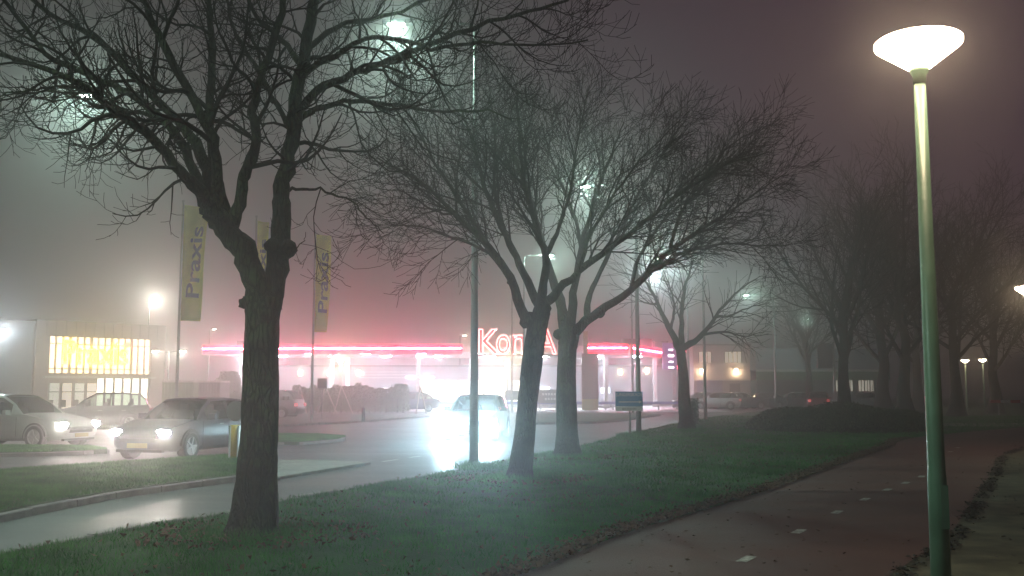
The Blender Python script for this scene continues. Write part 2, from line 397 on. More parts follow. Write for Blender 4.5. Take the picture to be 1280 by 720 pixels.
# leaf litter & grass blades (numpy meshes)
def np_mesh(name, V, Fc, m, k=3):
    me = bpy.data.meshes.new(name); nf = len(Fc)
    me.vertices.add(len(V)); me.vertices.foreach_set('co', V.astype(np.float32).ravel())
    me.loops.add(nf*k); me.loops.foreach_set('vertex_index', Fc.astype(np.int32).ravel())
    me.polygons.add(nf); me.polygons.foreach_set('loop_start', np.arange(0,nf*k,k,dtype=np.int32))
    me.update(calc_edges=True); me.materials.append(m)
    o = bpy.data.objects.new(name, me); C.objects.link(o); return o
nr = np.random.RandomState(5)
def in_poly(X, Y, poly):
    c = np.zeros(len(X), bool); n = len(poly)
    for i in range(n):
        x1,y1 = poly[i][0],poly[i][1]; x2,y2 = poly[(i+1)%n][0],poly[(i+1)%n][1]
        with np.errstate(divide='ignore', invalid='ignore'):
            t = ((y1>Y)!=(y2>Y)) & (X < (x2-x1)*(Y-y1)/(y2-y1+1e-12)+x1)
        c ^= t
    return c
def blades(X, Y, z, hgt, wid):
    n = len(X); a = nr.uniform(0,2*math.pi,n); h = hgt*nr.uniform(.5,1.35,n); wd = wid*nr.uniform(.6,1.2,n)
    lean = nr.normal(0,.45,(n,2))*h[:,None]
    V = np.zeros((n,3,3)); V[:,0,0]=X-np.cos(a)*wd; V[:,0,1]=Y-np.sin(a)*wd; V[:,1,0]=X+np.cos(a)*wd; V[:,1,1]=Y+np.sin(a)*wd
    V[:,0,2]=z; V[:,1,2]=z; V[:,2,0]=X+lean[:,0]; V[:,2,1]=Y+lean[:,1]; V[:,2,2]=z+h
    return V.reshape(-1,3), np.arange(n*3).reshape(-1,3)
def sample_poly(poly, dens_fn, nmax, xr, yr):
    X = nr.uniform(xr[0],xr[1],nmax); Y = nr.uniform(yr[0],yr[1],nmax)
    k = in_poly(X,Y,poly) & (np.abs(X) < Y*.56+1.0)
    k &= nr.uniform(0,1,nmax) < dens_fn(X,Y)
    return X[k],Y[k]
M_grass = mat('grass blades', (.018,.13,.030), .8, col2=(.075,.27,.055), scale=1.9, detail=10, spec=.15)
def wob(X,Y): return .5+.25*np.sin(X*1.3+Y*.7)+.25*np.sin(X*.45-Y*1.1+2)
vp = [(p.x,p.y) for p in verge_line if p.y > 5] ; vp2 = [(p.x,p.y) for p in pl_l if 4 < p.y < 60][::-1]
poly_v = vp[:next(i for i,p in enumerate(vp) if p[1] > 60)] + vp2
parts = []
for (y0,y1,n,hh,ww) in ((7.5,13,300000,.06,.0045),(13,20,260000,.065,.007),(20,34,190000,.07,.012),(34,60,90000,.07,.022)):
    X,Y = sample_poly(poly_v, lambda X,Y: np.clip(.15+1.0*wob(X,Y)*(.6+.4*np.sin(X*3.1+Y*1.7))+.25*np.sin(X*7+1)*np.sin(Y*5.3),.05,1), n, (-6,30), (y0,y1))
    parts.append(blades(X,Y,VZ,hh,ww))
for ins,z in ((med_in,.11),(isl2,.11),(isl3,.09)):
    pp = [(p.x,p.y) for p in ins]; xs=[p[0] for p in pp]; ys=[p[1] for p in pp]
    X,Y = sample_poly(pp, lambda X,Y: .5+.5*wob(X,Y), 110000, (min(xs),max(xs)), (min(ys),max(ys)))
    parts.append(blades(X,Y,z,.055,.006))
# extra tufts round tree feet and posts, and along the kerb
def ring(cx, cy, r0, r1, n, h, ww=.005):
    a = nr.uniform(0,6.28,n); r = nr.uniform(r0,r1,n); parts.append(blades(cx+np.cos(a)*r, cy+np.sin(a)*r, VZ, h, ww))
V = np.concatenate([p[0] for p in parts])
V_, F_ = [], []; off = 0
for v_, f_ in parts: V_.append(v_); F_.append(f_+off); off += len(v_)
go = np_mesh('grass', np.concatenate(V_), np.concatenate(F_), M_grass)
tag(go, 'short green grass on the verge and islands', 'grass', kind='stuff')
def leaves(name, X, Y, z, size, m, label, up=.02):
    n = len(X); a = nr.uniform(0,6.28,n); s = size*nr.uniform(.6,1.3,n); V = np.zeros((n,4,3))
    for j,(dx,dy) in enumerate(((-1,0),(0,-.6),(1,0),(0,.6))):
        V[:,j,0] = X+(dx*np.cos(a)-dy*np.sin(a))*s; V[:,j,1] = Y+(dx*np.sin(a)+dy*np.cos(a))*s
        V[:,j,2] = z + nr.uniform(0,up,n)
    o = np_mesh(name, V.reshape(-1,3), np.arange(n*4).reshape(-1,4), m, 4); return tag(o, label, 'leaves', kind='stuff')
M_leaf = mat('dead leaves', (.05,.024,.012), .8, col2=(.15,.075,.035), scale=6)
X,Y = sample_poly(poly_v, lambda X,Y: .15+.85*wob(X*1.4,Y*1.3)**2, 15000, (-6,26), (8,30))
# leaves gather along the path edge
le = [p for p in pl_l if 6<p.y<32]; ex=[];ey=[]
for i in range(len(le)-1):
    m_ = int(260*(le[i+1]-le[i]).length)
    for _ in range(m_):
        p = le[i].lerp(le[i+1], rng.random()); ex.append(p.x - abs(rng.gauss(0,.16))+.07); ey.append(p.y+rng.gauss(0,.05))
leaves('fallen_leaves', np.concatenate([X,np.array(ex)]), np.concatenate([Y,np.array(ey)]), VZ+.025, .028, M_leaf, 'brown fallen leaves lying in the grass verge and along its path edge', up=.05)
ex=[];ey=[]
re_ = [p for p in pl_r if 6<p.y<36]
for i in range(len(re_)-1):
    m_ = int(230*(re_[i+1]-re_[i]).length)
    for _ in range(m_):
        p = re_[i].lerp(re_[i+1], rng.random()); cl = math.sin(p.y*2.1)+math.sin(p.y*5.3+1)
        if rng.random() < .45+.3*cl: ex.append(p.x+.10+rng.gauss(0,.045)); ey.append(p.y+rng.gauss(0,.08))
for _ in range(900):
    y = rng.uniform(7,22); x = y*.51+rng.uniform(-1.5,3); ex.append(x+1.2); ey.append(y)
M_wet = mat('wet dark leaves', (.016,.014,.012), .6, col2=(.05,.035,.02), scale=7)
leaves('fallen_leaves', np.array(ex), np.array(ey), VZ+.014, .03, M_wet, 'dark wet leaves lining the right edge of the red cycle path', up=.03)

ex=[];ey=[]
for _ in range(420):
    i=rng.randrange(8,len(pl_l)-12); f_=rng.random()**.6; p=pl_l[i].lerp(pl_r[min(i,len(pl_r)-1)],rng.random()**1.6)
    ex.append(p.x+rng.gauss(0,.2)); ey.append(p.y+rng.gauss(0,.2))
leaves('fallen_leaves', np.array(ex), np.array(ey), VZ+.014, .026, M_leaf, 'scattered small leaves lying on the red cycle path', up=.02)
# ------------------------------------------------------------------ trees
class TB:      # collects tapered tubes with numpy
    def __init__(s): s.V=[]; s.F=[]; s.o=0
    def tube(s, P, Rr, n):
        P = np.asarray(P, float); Rr = np.asarray(Rr, float); k = len(P)
        T = np.gradient(P, axis=0); T /= (np.linalg.norm(T,axis=1,keepdims=True)+1e-9)
        ref = np.array([.31,.2,.93]) if abs(T[0][2])<.9 else np.array([1.,.1,.0])
        U = np.cross(T, ref); U /= (np.linalg.norm(U,axis=1,keepdims=True)+1e-9); B = np.cross(T,U)
        a = np.arange(n)*2*math.pi/n
        V = P[:,None,:] + Rr[:,None,None]*(np.cos(a)[None,:,None]*U[:,None,:]+np.sin(a)[None,:,None]*B[:,None,:])
        i = np.arange(k-1)[:,None]*n; j = np.arange(n)[None,:]; j2 = (j+1)%n
        Fc = np.stack([i+j, i+j2, i+n+j2, i+n+j], -1).reshape(-1,4)
        s.V.append(V.reshape(-1,3)); s.F.append(Fc+s.o); s.o += k*n
    def build(s, name, m, parent, origin=(0,0,0)):
        V = np.concatenate(s.V) - np.array(origin); o = np_mesh(name, V, np.concatenate(s.F), m, 4)
        o.data.shade_smooth(); o.parent = parent; return o
def sprout(tb, p, d, L, r, lvl, maxl, st, rnd):
    """one branch with its children; st = style dict"""
    n = max(3, min(9, int(L/st['seg'])+2)); P=[np.array(p)]; d = np.array(d, float); hook = st['hook']
    wob_ = st['wob']; stp = L/(n-1)
    for i in range(1,n):
        t = i/(n-1)
        d = d + np.array([rnd.gauss(0,wob_), rnd.gauss(0,wob_), rnd.gauss(0,wob_)])
        if hook and lvl >= 2: d[2] += (-.30 if t < .5 else .42)*hook
        else: d[2] += st['up']*(.5+t)
        d /= np.linalg.norm(d); P.append(P[-1]+d*stp)
    P = np.array(P); Rr = np.maximum(r*(1-.75*np.linspace(0,1,n)), st['rmin'])
    tb.tube(P, Rr, 6 if r > .03 else (4 if r > .012 else 3))
    if lvl >= maxl: return
    spawn(tb, P, Rr, L, lvl, maxl, st, rnd, .15)
def spawn(tb, P, Rr, L, lvl, maxl, st, rnd, start=.3):
    cum = np.concatenate([[0], np.cumsum(np.linalg.norm(np.diff(P,axis=0),axis=1))]); L = cum[-1]
    s = L*start + rnd.random()*.1; az = rnd.random()*6.28
    while s < L*.99:
        i = min(np.searchsorted(cum, s)-1, len(P)-2); i = max(i,0); t = (s-cum[i])/(cum[i+1]-cum[i]+1e-9)
        q = P[i]*(1-t)+P[i+1]*t; r = Rr[i]*(1-t)+Rr[i+1]*t; T = P[i+1]-P[i]; T /= np.linalg.norm(T)+1e-9
        az += 2.4+rnd.gauss(0,.4); a = st['ang']*rnd.uniform(.7,1.3)
        ref = np.array([0,0,1.]) if abs(T[2])<.9 else np.array([1.,0,0]); U = np.cross(T,ref); U/=np.linalg.norm(U); B=np.cross(T,U)
        d = T*math.cos(a)+(U*math.cos(az)+B*math.sin(az))*math.sin(a)
        rem = (1-s/L)
        ll = st['len'][min(lvl,len(st['len'])-1)]*rnd.uniform(.55,1.25)*(.55+.55*rem)
        if st.get('flat') and d[2] < -.2: d[2] *= .3; d/=np.linalg.norm(d)
        sprout(tb, q, d, ll, min(r*.62, ll*.02+.002), lvl+1, maxl, st, rnd)
        s += st['gap'][min(lvl,len(st['gap'])-1)]*rnd.uniform(.6,1.4)
def limb(tb_t, tb_c, pix, Y0, Y1, r0, r1, st, rnd, maxl=4, start=.3, lvl=1):
    k = len(pix); P = [at(x,y, Y0+(Y1-Y0)*(i/(k-1))) for i,(x,y) in enumerate(pix)]
    P = np.array([tuple(p) for p in smoothline(P, 4)]); n = len(P)
    P[1:-1] += np.array([[rnd.gauss(0,.012) for _ in range(3)] for _ in range(n-2)])
    Rr = r0+(r1-r0)*np.linspace(0,1,n)**.8
    Rr = Rr*np.array([1+rnd.gauss(0,.05) for _ in range(n)])
    tb_t.tube(P, Rr, 10 if r0>.05 else 7)
    spawn(tb_c, P, Rr, 0, lvl, maxl, st, rnd, start)
def trunk_tube(tb, pix, Ys, rads, rnd, knobs=()):
    P = [at(x,y,Y) for (x,y),Y in zip(pix,Ys)]
    P = np.array([tuple(p) for p in smoothline(P, 7)]); n = len(P)
    Rr = np.interp(np.linspace(0,1,n), np.linspace(0,1,len(rads)), rads)
    T = np.gradient(P,axis=0); T/=np.linalg.norm(T,axis=1,keepdims=True); N=22
    a = np.arange(N)*2*math.pi/N; U=np.array([1.,0,0]); V=[]
    ph = [rnd.uniform(0,6.28) for _ in range(5)]
    for i in range(n):
        u = U-T[i]*T[i].dot(U); u/=np.linalg.norm(u); b=np.cross(T[i],u)
        f = 1+.06*np.sin(3*a+ph[0])+.04*np.sin(5*a+ph[1]+i*.25)+.03*np.sin(2*a+ph[2]-i*.4)+np.array([rnd.gauss(0,.014) for _ in a])
        if i < n*.18: f = f+ (1-i/(n*.18))**2*.42*np.maximum(0,np.sin(5*a+ph[3]+.4*np.sin(2*a)))
        V.append(P[i]+Rr[i]*f[:,None]*(np.cos(a)[:,None]*u+np.sin(a)[:,None]*b))
    V = np.concatenate(V); i=np.arange(n-1)[:,None]*N; j=np.arange(N)[None,:]; j2=(j+1)%N
    tb.V.append(V); tb.F.append(np.stack([i+j,i+j2,i+N+j2,i+N+j],-1).reshape(-1,4)+tb.o); tb.o += n*N
def knob(tb, px, py, Y, r, rnd):
    c = at(px,py,Y); P=[]; n=6
    for i in range(n): P.append((c.x+rnd.gauss(0,.01), c.y, c.z-r+2*r*i/(n-1)))
    tb.tube(P, [r*math.sin(math.pi*(i+.35)/(n-.3))*rnd.uniform(.9,1.15)+.004 for i in range(n)], 9)

def tree_thing(name_label, base, cat='tree', group=None):
    return thing('bare_tree', name_label, cat, base, 0, group)

# --- tree one, nearest
rnd = random.Random(11)
b1 = gp(316,671,VZ); Y = b1.y
t1 = tree_thing('biggest bare tree, nearest the camera, forked trunk and drooping twigs, left of the lamp post', b1, group='bare trees along the grass verge')
tb = TB(); tc_ = TB(); tc_.V=[]; 
trunk_tube(tb, [(315,684),(317,655),(321,600),(325,530),(327,450),(328,400),(329,372)], [Y]*7, [.40,.262,.205,.188,.18,.183,.20], rnd)
st1 = dict(seg=.14, wob=.13, up=.015, hook=.8, ang=.75, rmin=.0028, len=[1.4,1.3,.62,.28], gap=[.26,.19,.13,.1])
L = [ # pixels, Y0, Y1, r0, r1
 ([(326,385),(314,335),(298,305),(277,280),(262,262)], 0,-.15,.145,.115, .95),
 ([(264,266),(250,238),(231,222),(200,182),(156,147),(103,109),(60,88),(-10,66)], -.15,-1.3,.085,.018, .18),
 ([(266,262),(259,215),(240,172),(219,150),(175,103),(125,53),(62,16),(20,-20)], -.15,.9,.08,.02,.2),
 ([(250,236),(222,170),(162,116),(119,97),(56,66),(10,5),(-20,-20)], -.1,.2,.062,.015,.2),
 ([(272,262),(272,219),(266,172),(219,84),(190,30),(175,-15)], 0,-.8,.07,.028,.25),
 ([(285,275),(268,212),(262,140),(266,62),(259,-20)], 0,.7,.075,.03,.3),
 ([(288,290),(300,255),(306,219),(319,175),(318,125),(337,72),(356,0),(362,-30)], 0,-.5,.075,.03,.25),
 ([(336,385),(345,345),(350,305),(351,270),(352,235),(362,190),(368,140),(378,80),(392,10),(398,-40)], 0,.2,.135,.05,.35),
 ([(370,150),(395,115),(440,92),(474,84),(552,47),(630,25),(690,6),(725,-8)], .15,-.6,.055,.012,.15),
 ([(366,180),(385,140),(430,128),(470,127),(540,139),(599,137),(640,150)], .1,.9,.042,.009,.15),
 ([(376,90),(420,70),(470,45),(540,60),(600,52),(660,58),(735,50)], .1,-1.2,.038,.008,.15),
 ([(352,238),(370,236),(388,237),(415,243),(445,258),(462,275),(480,292)], .1,.5,.022,.006,.3),
 ([(381,60),(420,35),(480,20),(560,-10),(600,-30)], .2,1.0,.04,.012,.15),
 ([(378,82),(352,50),(320,20),(300,-20)], .2,1.1,.04,.018,.2),
 ([(368,170),(340,120),(318,80),(290,30),(282,-15)], .2,1.4,.035,.015,.2),
 ([(219,150),(160,140),(110,128),(60,115),(0,120)], .1,.5,.03,.007,.15),
 ([(103,109),(60,110),(28,112),(-10,124)], -1.1,-1.6,.018,.005,.2),
]
for pix,a,b,r0,r1,s_ in L: limb(tb, tc_, pix, Y+a, Y+b, r0, r1, st1, rnd, 4, s_)
for kx,ky,kr in ((260,264,.10),(343,308,.10),(358,312,.11),(306,378,.06),(346,372,.05)): knob(tb, kx, ky, Y-.02, kr, rnd)
limb(tb, tc_, [(366,313),(376,305),(382,290)], Y, Y, .009,.003, st1, rnd, 2, .4)
tb.build('trunk', M_bark, t1, b1); tc_.build('crown', M_twig, t1, b1)

# --- trees two and three
st2 = dict(seg=.18, wob=.085, up=.018, hook=0, ang=.58, rmin=.0042, len=[1.4,1.2,.75,.42], gap=[.21,.155,.115,.10])
rnd = random.Random(23)
b2 = gp(652,601,VZ); Y = b2.y
t2 = tree_thing('bare tree with leaning trunk right of the tall steel mast, its foot nearest that mast', b2, group='bare trees along the grass verge')
tb = TB(); tc_ = TB()
trunk_tube(tb, [(650,612),(651,585),(656,545),(661,495),(667,440),(672,405),(674,392)], [Y]*7, [.30,.195,.178,.168,.168,.18,.19], rnd)
for pix,a,b,r0,r1,s_ in [
 ([(670,412),(655,393),(638,349),(611,309),(571,269),(527,229),(473,198)],0,-.4,.115,.012,.3),
 ([(671,400),(669,375),(651,331),(633,295),(612,250),(598,205),(585,160),(571,120)],0,.8,.10,.012,.3),
 ([(674,400),(678,365),(682,322),(668,275),(655,233),(650,180),(645,120)],0,-.6,.10,.014,.28),
 ([(678,398),(691,370),(722,340),(771,304),(838,251),(904,207),(960,190)],0,.9,.10,.010,.25),
 ([(640,352),(612,318),(575,300),(530,285),(480,280)],-.1,.9,.045,.007,.2),
 ([(611,309),(580,260),(545,205),(515,150),(495,120)],-.1,-1,.045,.008,.2),
 ([(682,322),(700,280),(715,230),(722,170),(735,110)],-.1,.6,.05,.009,.2),
 ([(722,340),(740,290),(770,240),(800,200),(850,150)],.2,-.7,.045,.008,.2),
 ([(633,295),(618,235),(620,170),(612,110)],.2,1.3,.04,.008,.2),
 ([(571,269),(540,262),(505,240),(470,235)],-.3,-1.2,.025,.006,.2)]:
    limb(tb, tc_, pix, Y+a, Y+b, r0, r1, st2, rnd, 4, s_)
for kx,ky,kr in ((656,404,.09),(640,352,.08),(655,470,.05)): knob(tb, kx, ky, Y-.05, kr, rnd)
tb.build('trunk', M_bark, t2, b2); tc_.build('crown', M_twig, t2, b2)
rnd = random.Random(31)
b3 = gp(708,573,VZ); Y = b3.y
t3 = tree_thing('bare tree with straight upright trunk just behind the leaning one, left of the blue sign', b3, group='bare trees along the grass verge')
tb = TB(); tc_ = TB()
trunk_tube(tb, [(709,582),(709,560),(709,530),(708,480),(709,440),(711,420),(712,408)], [Y]*7, [.44,.29,.235,.21,.205,.23,.24], rnd)
for pix,a,b,r0,r1,s_ in [
 ([(708,420),(700,375),(691,349),(673,287),(660,240),(640,190),(625,140)],0,1.0,.15,.012,.35),
 ([(712,415),(718,367),(727,313),(749,233),(765,190),(780,153)],0,-1,.12,.012,.3),
 ([(714,418),(727,407),(749,389),(789,362),(838,313),(904,269),(984,215)],0,-.4,.16,.010,.3),
 ([(792,360),(815,340),(850,318),(904,304),(950,308),(988,305)],-.1,1.0,.06,.008,.15),
 ([(735,402),(735,380),(745,350),(770,300),(800,240),(850,160),(862,140)],0,1.2,.09,.010,.3),
 ([(838,313),(850,270),(880,220),(915,180),(945,165)],-.2,-1.2,.05,.008,.15),
 ([(789,362),(800,320),(835,270),(880,235),(940,200)],-.1,.9,.055,.008,.2),
 ([(727,313),(715,260),(690,200),(675,150)],-.1,-.9,.05,.008,.2)]:
    limb(tb, tc_, pix, Y+a, Y+b, r0, r1, dict(st2, rmin=.0052, len=[1.65,1.4,.88,.48], gap=[.25,.18,.14,.12]), rnd, 4, s_)
for kx,ky,kr in ((698,418,.12),(751,392,.10),(716,378,.08)): knob(tb, kx, ky, Y-.05, kr, rnd)
tb.build('trunk', M_bark, t3, b3); tc_.build('crown', M_twig, t3, b3)
# --- tree four, smaller
rnd = random.Random(41)
b4 = gp(857,539,VZ); Y = b4.y
t4 = tree_thing('smallest bare tree of the verge row, farthest along, beside an ivy covered stump', b4, group='bare trees along the grass verge')
tb = TB(); tc_ = TB()
trunk_tube(tb, [(858,546),(857,525),(855,500),(854,470),(851,445),(850,432)], [Y]*6, [.45,.27,.21,.185,.17,.17], rnd)
st4 = dict(seg=.3, wob=.10, up=.02, hook=0, ang=.6, rmin=.0075, len=[1.7,1.5,.95,.5], gap=[.34,.25,.2,.17])
for pix,a,b,r0,r1,s_ in [
 ([(850,438),(838,412),(827,390),(815,365),(800,345),(782,335)],0,.6,.14,.012,.25),
 ([(852,436),(852,395),(855,365),(862,340),(868,322)],0,-.7,.12,.012,.25),
 ([(853,436),(872,424),(886,408),(900,388),(925,362),(950,345)],0,.3,.14,.012,.25),
 ([(880,418),(905,415),(930,420),(955,415)],0,1,.06,.01,.2),
 ([(838,412),(843,385),(838,360),(828,335)],0,1,.07,.012,.2),
 ([(895,396),(910,395),(935,385),(962,378)],0,-1,.06,.01,.2),
 ([(820,380),(805,378),(785,365)],0,-.6,.05,.01,.2)]:
    limb(tb, tc_, pix, Y+a, Y+b, r0, r1, st4, rnd, 3, s_)
tb.build('trunk', M_bark, t4, b4); tc_.build('crown', M_twig, t4, b4)

# --- far trees at right: tall, lost in fog
def far_tree(seed, h, tr):
    rnd = random.Random(seed); tb = TB(); tc_ = TB()
    P = [(rnd.gauss(0,.045)*i, rnd.gauss(0,.045)*i, h*.5*i/5) for i in range(6)]
    P = np.array([tuple(p) for p in smoothline([Vector(p) for p in P],4)]); Rr = tr*(1.3*np.exp(-np.linspace(0,9,len(P)))+1-.35*np.linspace(0,1,len(P)))
    tb.tube(P, Rr, 12)
    st = dict(seg=.7, wob=.09, up=.06, hook=0, ang=.6, rmin=.011, len=[h*.3,h*.22,h*.13,h*.07], gap=[.8,.55,.45,.4])
    for k in range(9):
        z = h*(.2+.3*(k/8)); i = min(int(z/(h*.5)*(len(P)-1)), len(P)-1); a = k*2.4+rnd.random()
        el = rnd.uniform(.6,1.25); d = np.array([math.cos(a)*math.cos(el), math.sin(a)*math.cos(el), math.sin(el)])
        q = [P[i]]; L_ = h*rnd.uniform(.42,.56)
        for s_ in range(7):
            d = d+np.array([rnd.gauss(0,.1),rnd.gauss(0,.1),.05]); d/=np.linalg.norm(d); q.append(q[-1]+d*L_/7)
        q = np.array(q); rr = tr*.42*(1-.85*np.linspace(0,1,8)); tb.tube(q, rr, 7)
        spawn(tc_, q, rr, 0, 1, 4, st, rnd, .2)
    return tb, tc_
protos = []
spots = [(1052,47.5,12.5,.26,'bare tree in the fog with slim trunk rising behind the low shrub bed'),
         (1102,62,15.5,.34,'thick dark trunked tree in the fog, next right of the slim one'),
         (1128,56,15,.31,'dark fogged tree just right of the thickest foggy trunk pair'),
         (1192,58,14,.40,'tall fogged tree just right of the near green lamp post'),
         (1240,66,13.5,.35,'fogged tree at the right above the red and white barrier'),
         (1145,78,16,.4,'faint tall tree behind the dark foggy trunks, left of the green lamp post'),
         (1010,86,13,.3,'faintest small tree far back in the fog, left of the foggy tree row'),
         (1300,80,13,.35,'foggy tree at the right frame edge behind the path')]
for i,(px,Yt,h,tr,lab) in enumerate(spots):
    if i < 3:
        tb, tc_ = far_tree(100+i, h, tr); loc = ((px-640)*Yt/F, Yt, VZ)
        t = thing('bare_tree', lab, 'tree', loc, rng.random()*6 if i else 0, 'tall trees lost in the fog')
        tb.build('trunk', M_bark_far, t); tc_.build('crown', M_bark_far, t); protos.append((t,h))
    else:
        p,h0 = protos[1+i%2]; s = h/h0
        dup(p, ((px-640)*Yt/F, Yt, VZ), 1.3*i, lab, 'tall trees lost in the fog', (s,s,s))

# tufts of longer grass at tree feet and mast feet
parts = []
for (bx,by,r) in ((b1.x,b1.y,.28),(b2.x,b2.y,.28),(b3.x,b3.y,.34),(b4.x,b4.y,.34)):
    s_ = by/11; ring(bx,by,r,r+.45,int(2400),.13,.003*s_)
for px,py in ((593,586),(785,547),(797,545)):
    q = gp(px,py,VZ); ring(q.x,q.y,.05,.4,900,.16,.004*q.y/15)
V_, F_ = [], []; off = 0
for v_, f_ in parts: V_.append(v_); F_.append(f_+off); off += len(v_)
ex=[];ey=[]
for b_,rr_ in ((b1,.95),(b2,.9),(b3,.9)):
    for _ in range(420):
        a_=rng.random()*6.28; q_=rr_*rng.random()**.5+.15; ex.append(b_.x+math.cos(a_)*q_*1.2); ey.append(b_.y+math.sin(a_)*q_)
leaves('fallen_leaves', np.array(ex), np.array(ey), VZ+.02, .03, M_leaf, 'fallen leaves gathered round the feet of the verge trees', up=.06)
tag(np_mesh('grass_tufts', np.concatenate(V_), np.concatenate(F_), M_grass), 'longer grass tufts round the tree feet and posts', 'grass', kind='stuff')

# ivy stump beside tree four
q = gp(867,531,VZ); t = thing('ivy_stump', 'narrow ivy covered stump standing right of the smallest verge tree', 'stump', q)
MB().tube([(0,0,-.05),(.02,0,.4),(0,0,.85),(.02,0,1.05)], [.14,.12,.11,.08], 8).build('stem', M_bark, t)
n = 900; a = nr.uniform(0,6.28,n); zz = nr.uniform(0.05,1.15,n); rr = nr.uniform(.12,.24,n)
V = np.zeros((n,4,3)); cx=np.cos(a)*rr; cy_=np.sin(a)*rr
for j in range(4): V[:,j,0]=cx+nr.uniform(-.05,.05,n); V[:,j,1]=cy_+nr.uniform(-.05,.05,n); V[:,j,2]=zz+nr.uniform(-.05,.05,n)
o = np_mesh('ivy', V.reshape(-1,3), np.arange(n*4).reshape(-1,4), mat('ivy leaf',(.02,.045,.015),.5,var=.4,scale=9), 4); o.parent = t

# ------------------------------------------------------------------ shrub bed mound
c0 = gp(1046,545,VZ); Yc = 39.0; c = Vector(((1046-640)*Yc/F, Yc, VZ))
t = thing('shrub_bed', 'low dark mound of leafy shrubs on the grass by the cycle path', 'shrub bed', c)
def mound_h(x, y):
    r2 = (x/3.6)**2+(y/3.4)**2; return .82*max(0,1-r2)**.45*(1+.10*math.sin(x*2.3+1)+.08*math.sin(y*2.9+x))
mb = MB(); N=40; vs=[]; fs=[]
for i in range(N+1):
    for j in range(N+1):
        x=-3.6+7.2*i/N; y=-3.4+6.8*j/N; vs.append((x,y,mound_h(x,y)*.85-.03))
for i in range(N):
    for j in range(N): fs.append((i*(N+1)+j,(i+1)*(N+1)+j,(i+1)*(N+1)+j+1,i*(N+1)+j+1))
mb.add(vs,fs).build('undergrowth', mat('undergrowth',(.02,.028,.012),.95,var=.4), t)
n=42000; X=nr.uniform(-3.7,3.7,n); Y_=nr.uniform(-3.5,3.5,n); hz=np.array([mound_h(x,y) for x,y in zip(X,Y_)]); k=hz>.02; X,Y_,hz=X[k],Y_[k],hz[k]; n=len(X)
zz=hz*nr.uniform(.75,1.12,n)+nr.uniform(0,.05,n); V=np.zeros((n,4,3)); s_=.05
for j in range(4): V[:,j,0]=X+nr.uniform(-s_,s_,n); V[:,j,1]=Y_+nr.uniform(-s_,s_,n); V[:,j,2]=zz+nr.uniform(-s_,s_,n)
o=np_mesh('foliage', V.reshape(-1,3), np.arange(n*4).reshape(-1,4), mat('shrub leaf',(.035,.065,.025),.6,col2=(.09,.13,.05),scale=2.5,detail=8),4); o.parent=t

# ------------------------------------------------------------------ path lamps
M_lampgreen = mat('green lamp post paint', (.13,.23,.16), .42, var=.22, scale=2.5, bump=.08, bscale=30, coat=.2)
WARM = (1.0,.76,.50)
M_opal = emis('opal lamp glass', WARM, 46.0)
M_opal_far = emis('opal lamp glass far', WARM, 55.0)
def path_lamp(loc, lab, mo, rot=0):
    t = thing('path_lamp', lab, 'street lamp', loc, rot, 'green path lamps')
    MB().tube([(0,0,-.3),(0,0,.9),(0,0,.95),(0,0,3.78)], [.072,.064,.060,.042], 20).build('post', M_lampgreen, t, True)
    MB().lathe([(.0,0),(.046,0),(.048,.06),(.066,.09),(.07,.115),(.0,.115)], (0,0,3.75)).build('collar', M_lampgreen, t, True)
    MB().lathe([(.066,0),(.082,.003),(.298,.168),(.306,.178),(.306,.206),(.285,.221),(.2,.234),(.1,.240),(0,.242)], (0,0,3.865), 40).build('lamp_shade', mo, t, True)
    MB().lathe([(.0,0),(.03,.0),(.03,.01),(0,.012)], (0,0,4.105)).build('cap', M_darkmetal, t)
    MB().box((.02,-.0655,.70),(.055,.006,.30)).build('service_door', M_lampgreen, t)
    return t
Yl=7.1
pl0 = path_lamp(((1163.5-640)*Yl/F, Yl, VZ), 'nearest green lamp post with glowing cone shade, large at the right', M_opal)
path_lamp(((1289-640)*24.5/F, 24.5, VZ-.02), 'second green path lamp, cut by the right frame edge', M_opal_far)
path_lamp(((1205-640)*82/F, 82, 0), 'far path lamp, left of the distant pair in the fog', M_opal_far)
path_lamp(((1227-640)*80/F, 80, 0), 'far path lamp, right of the distant pair in the fog', M_opal_far)

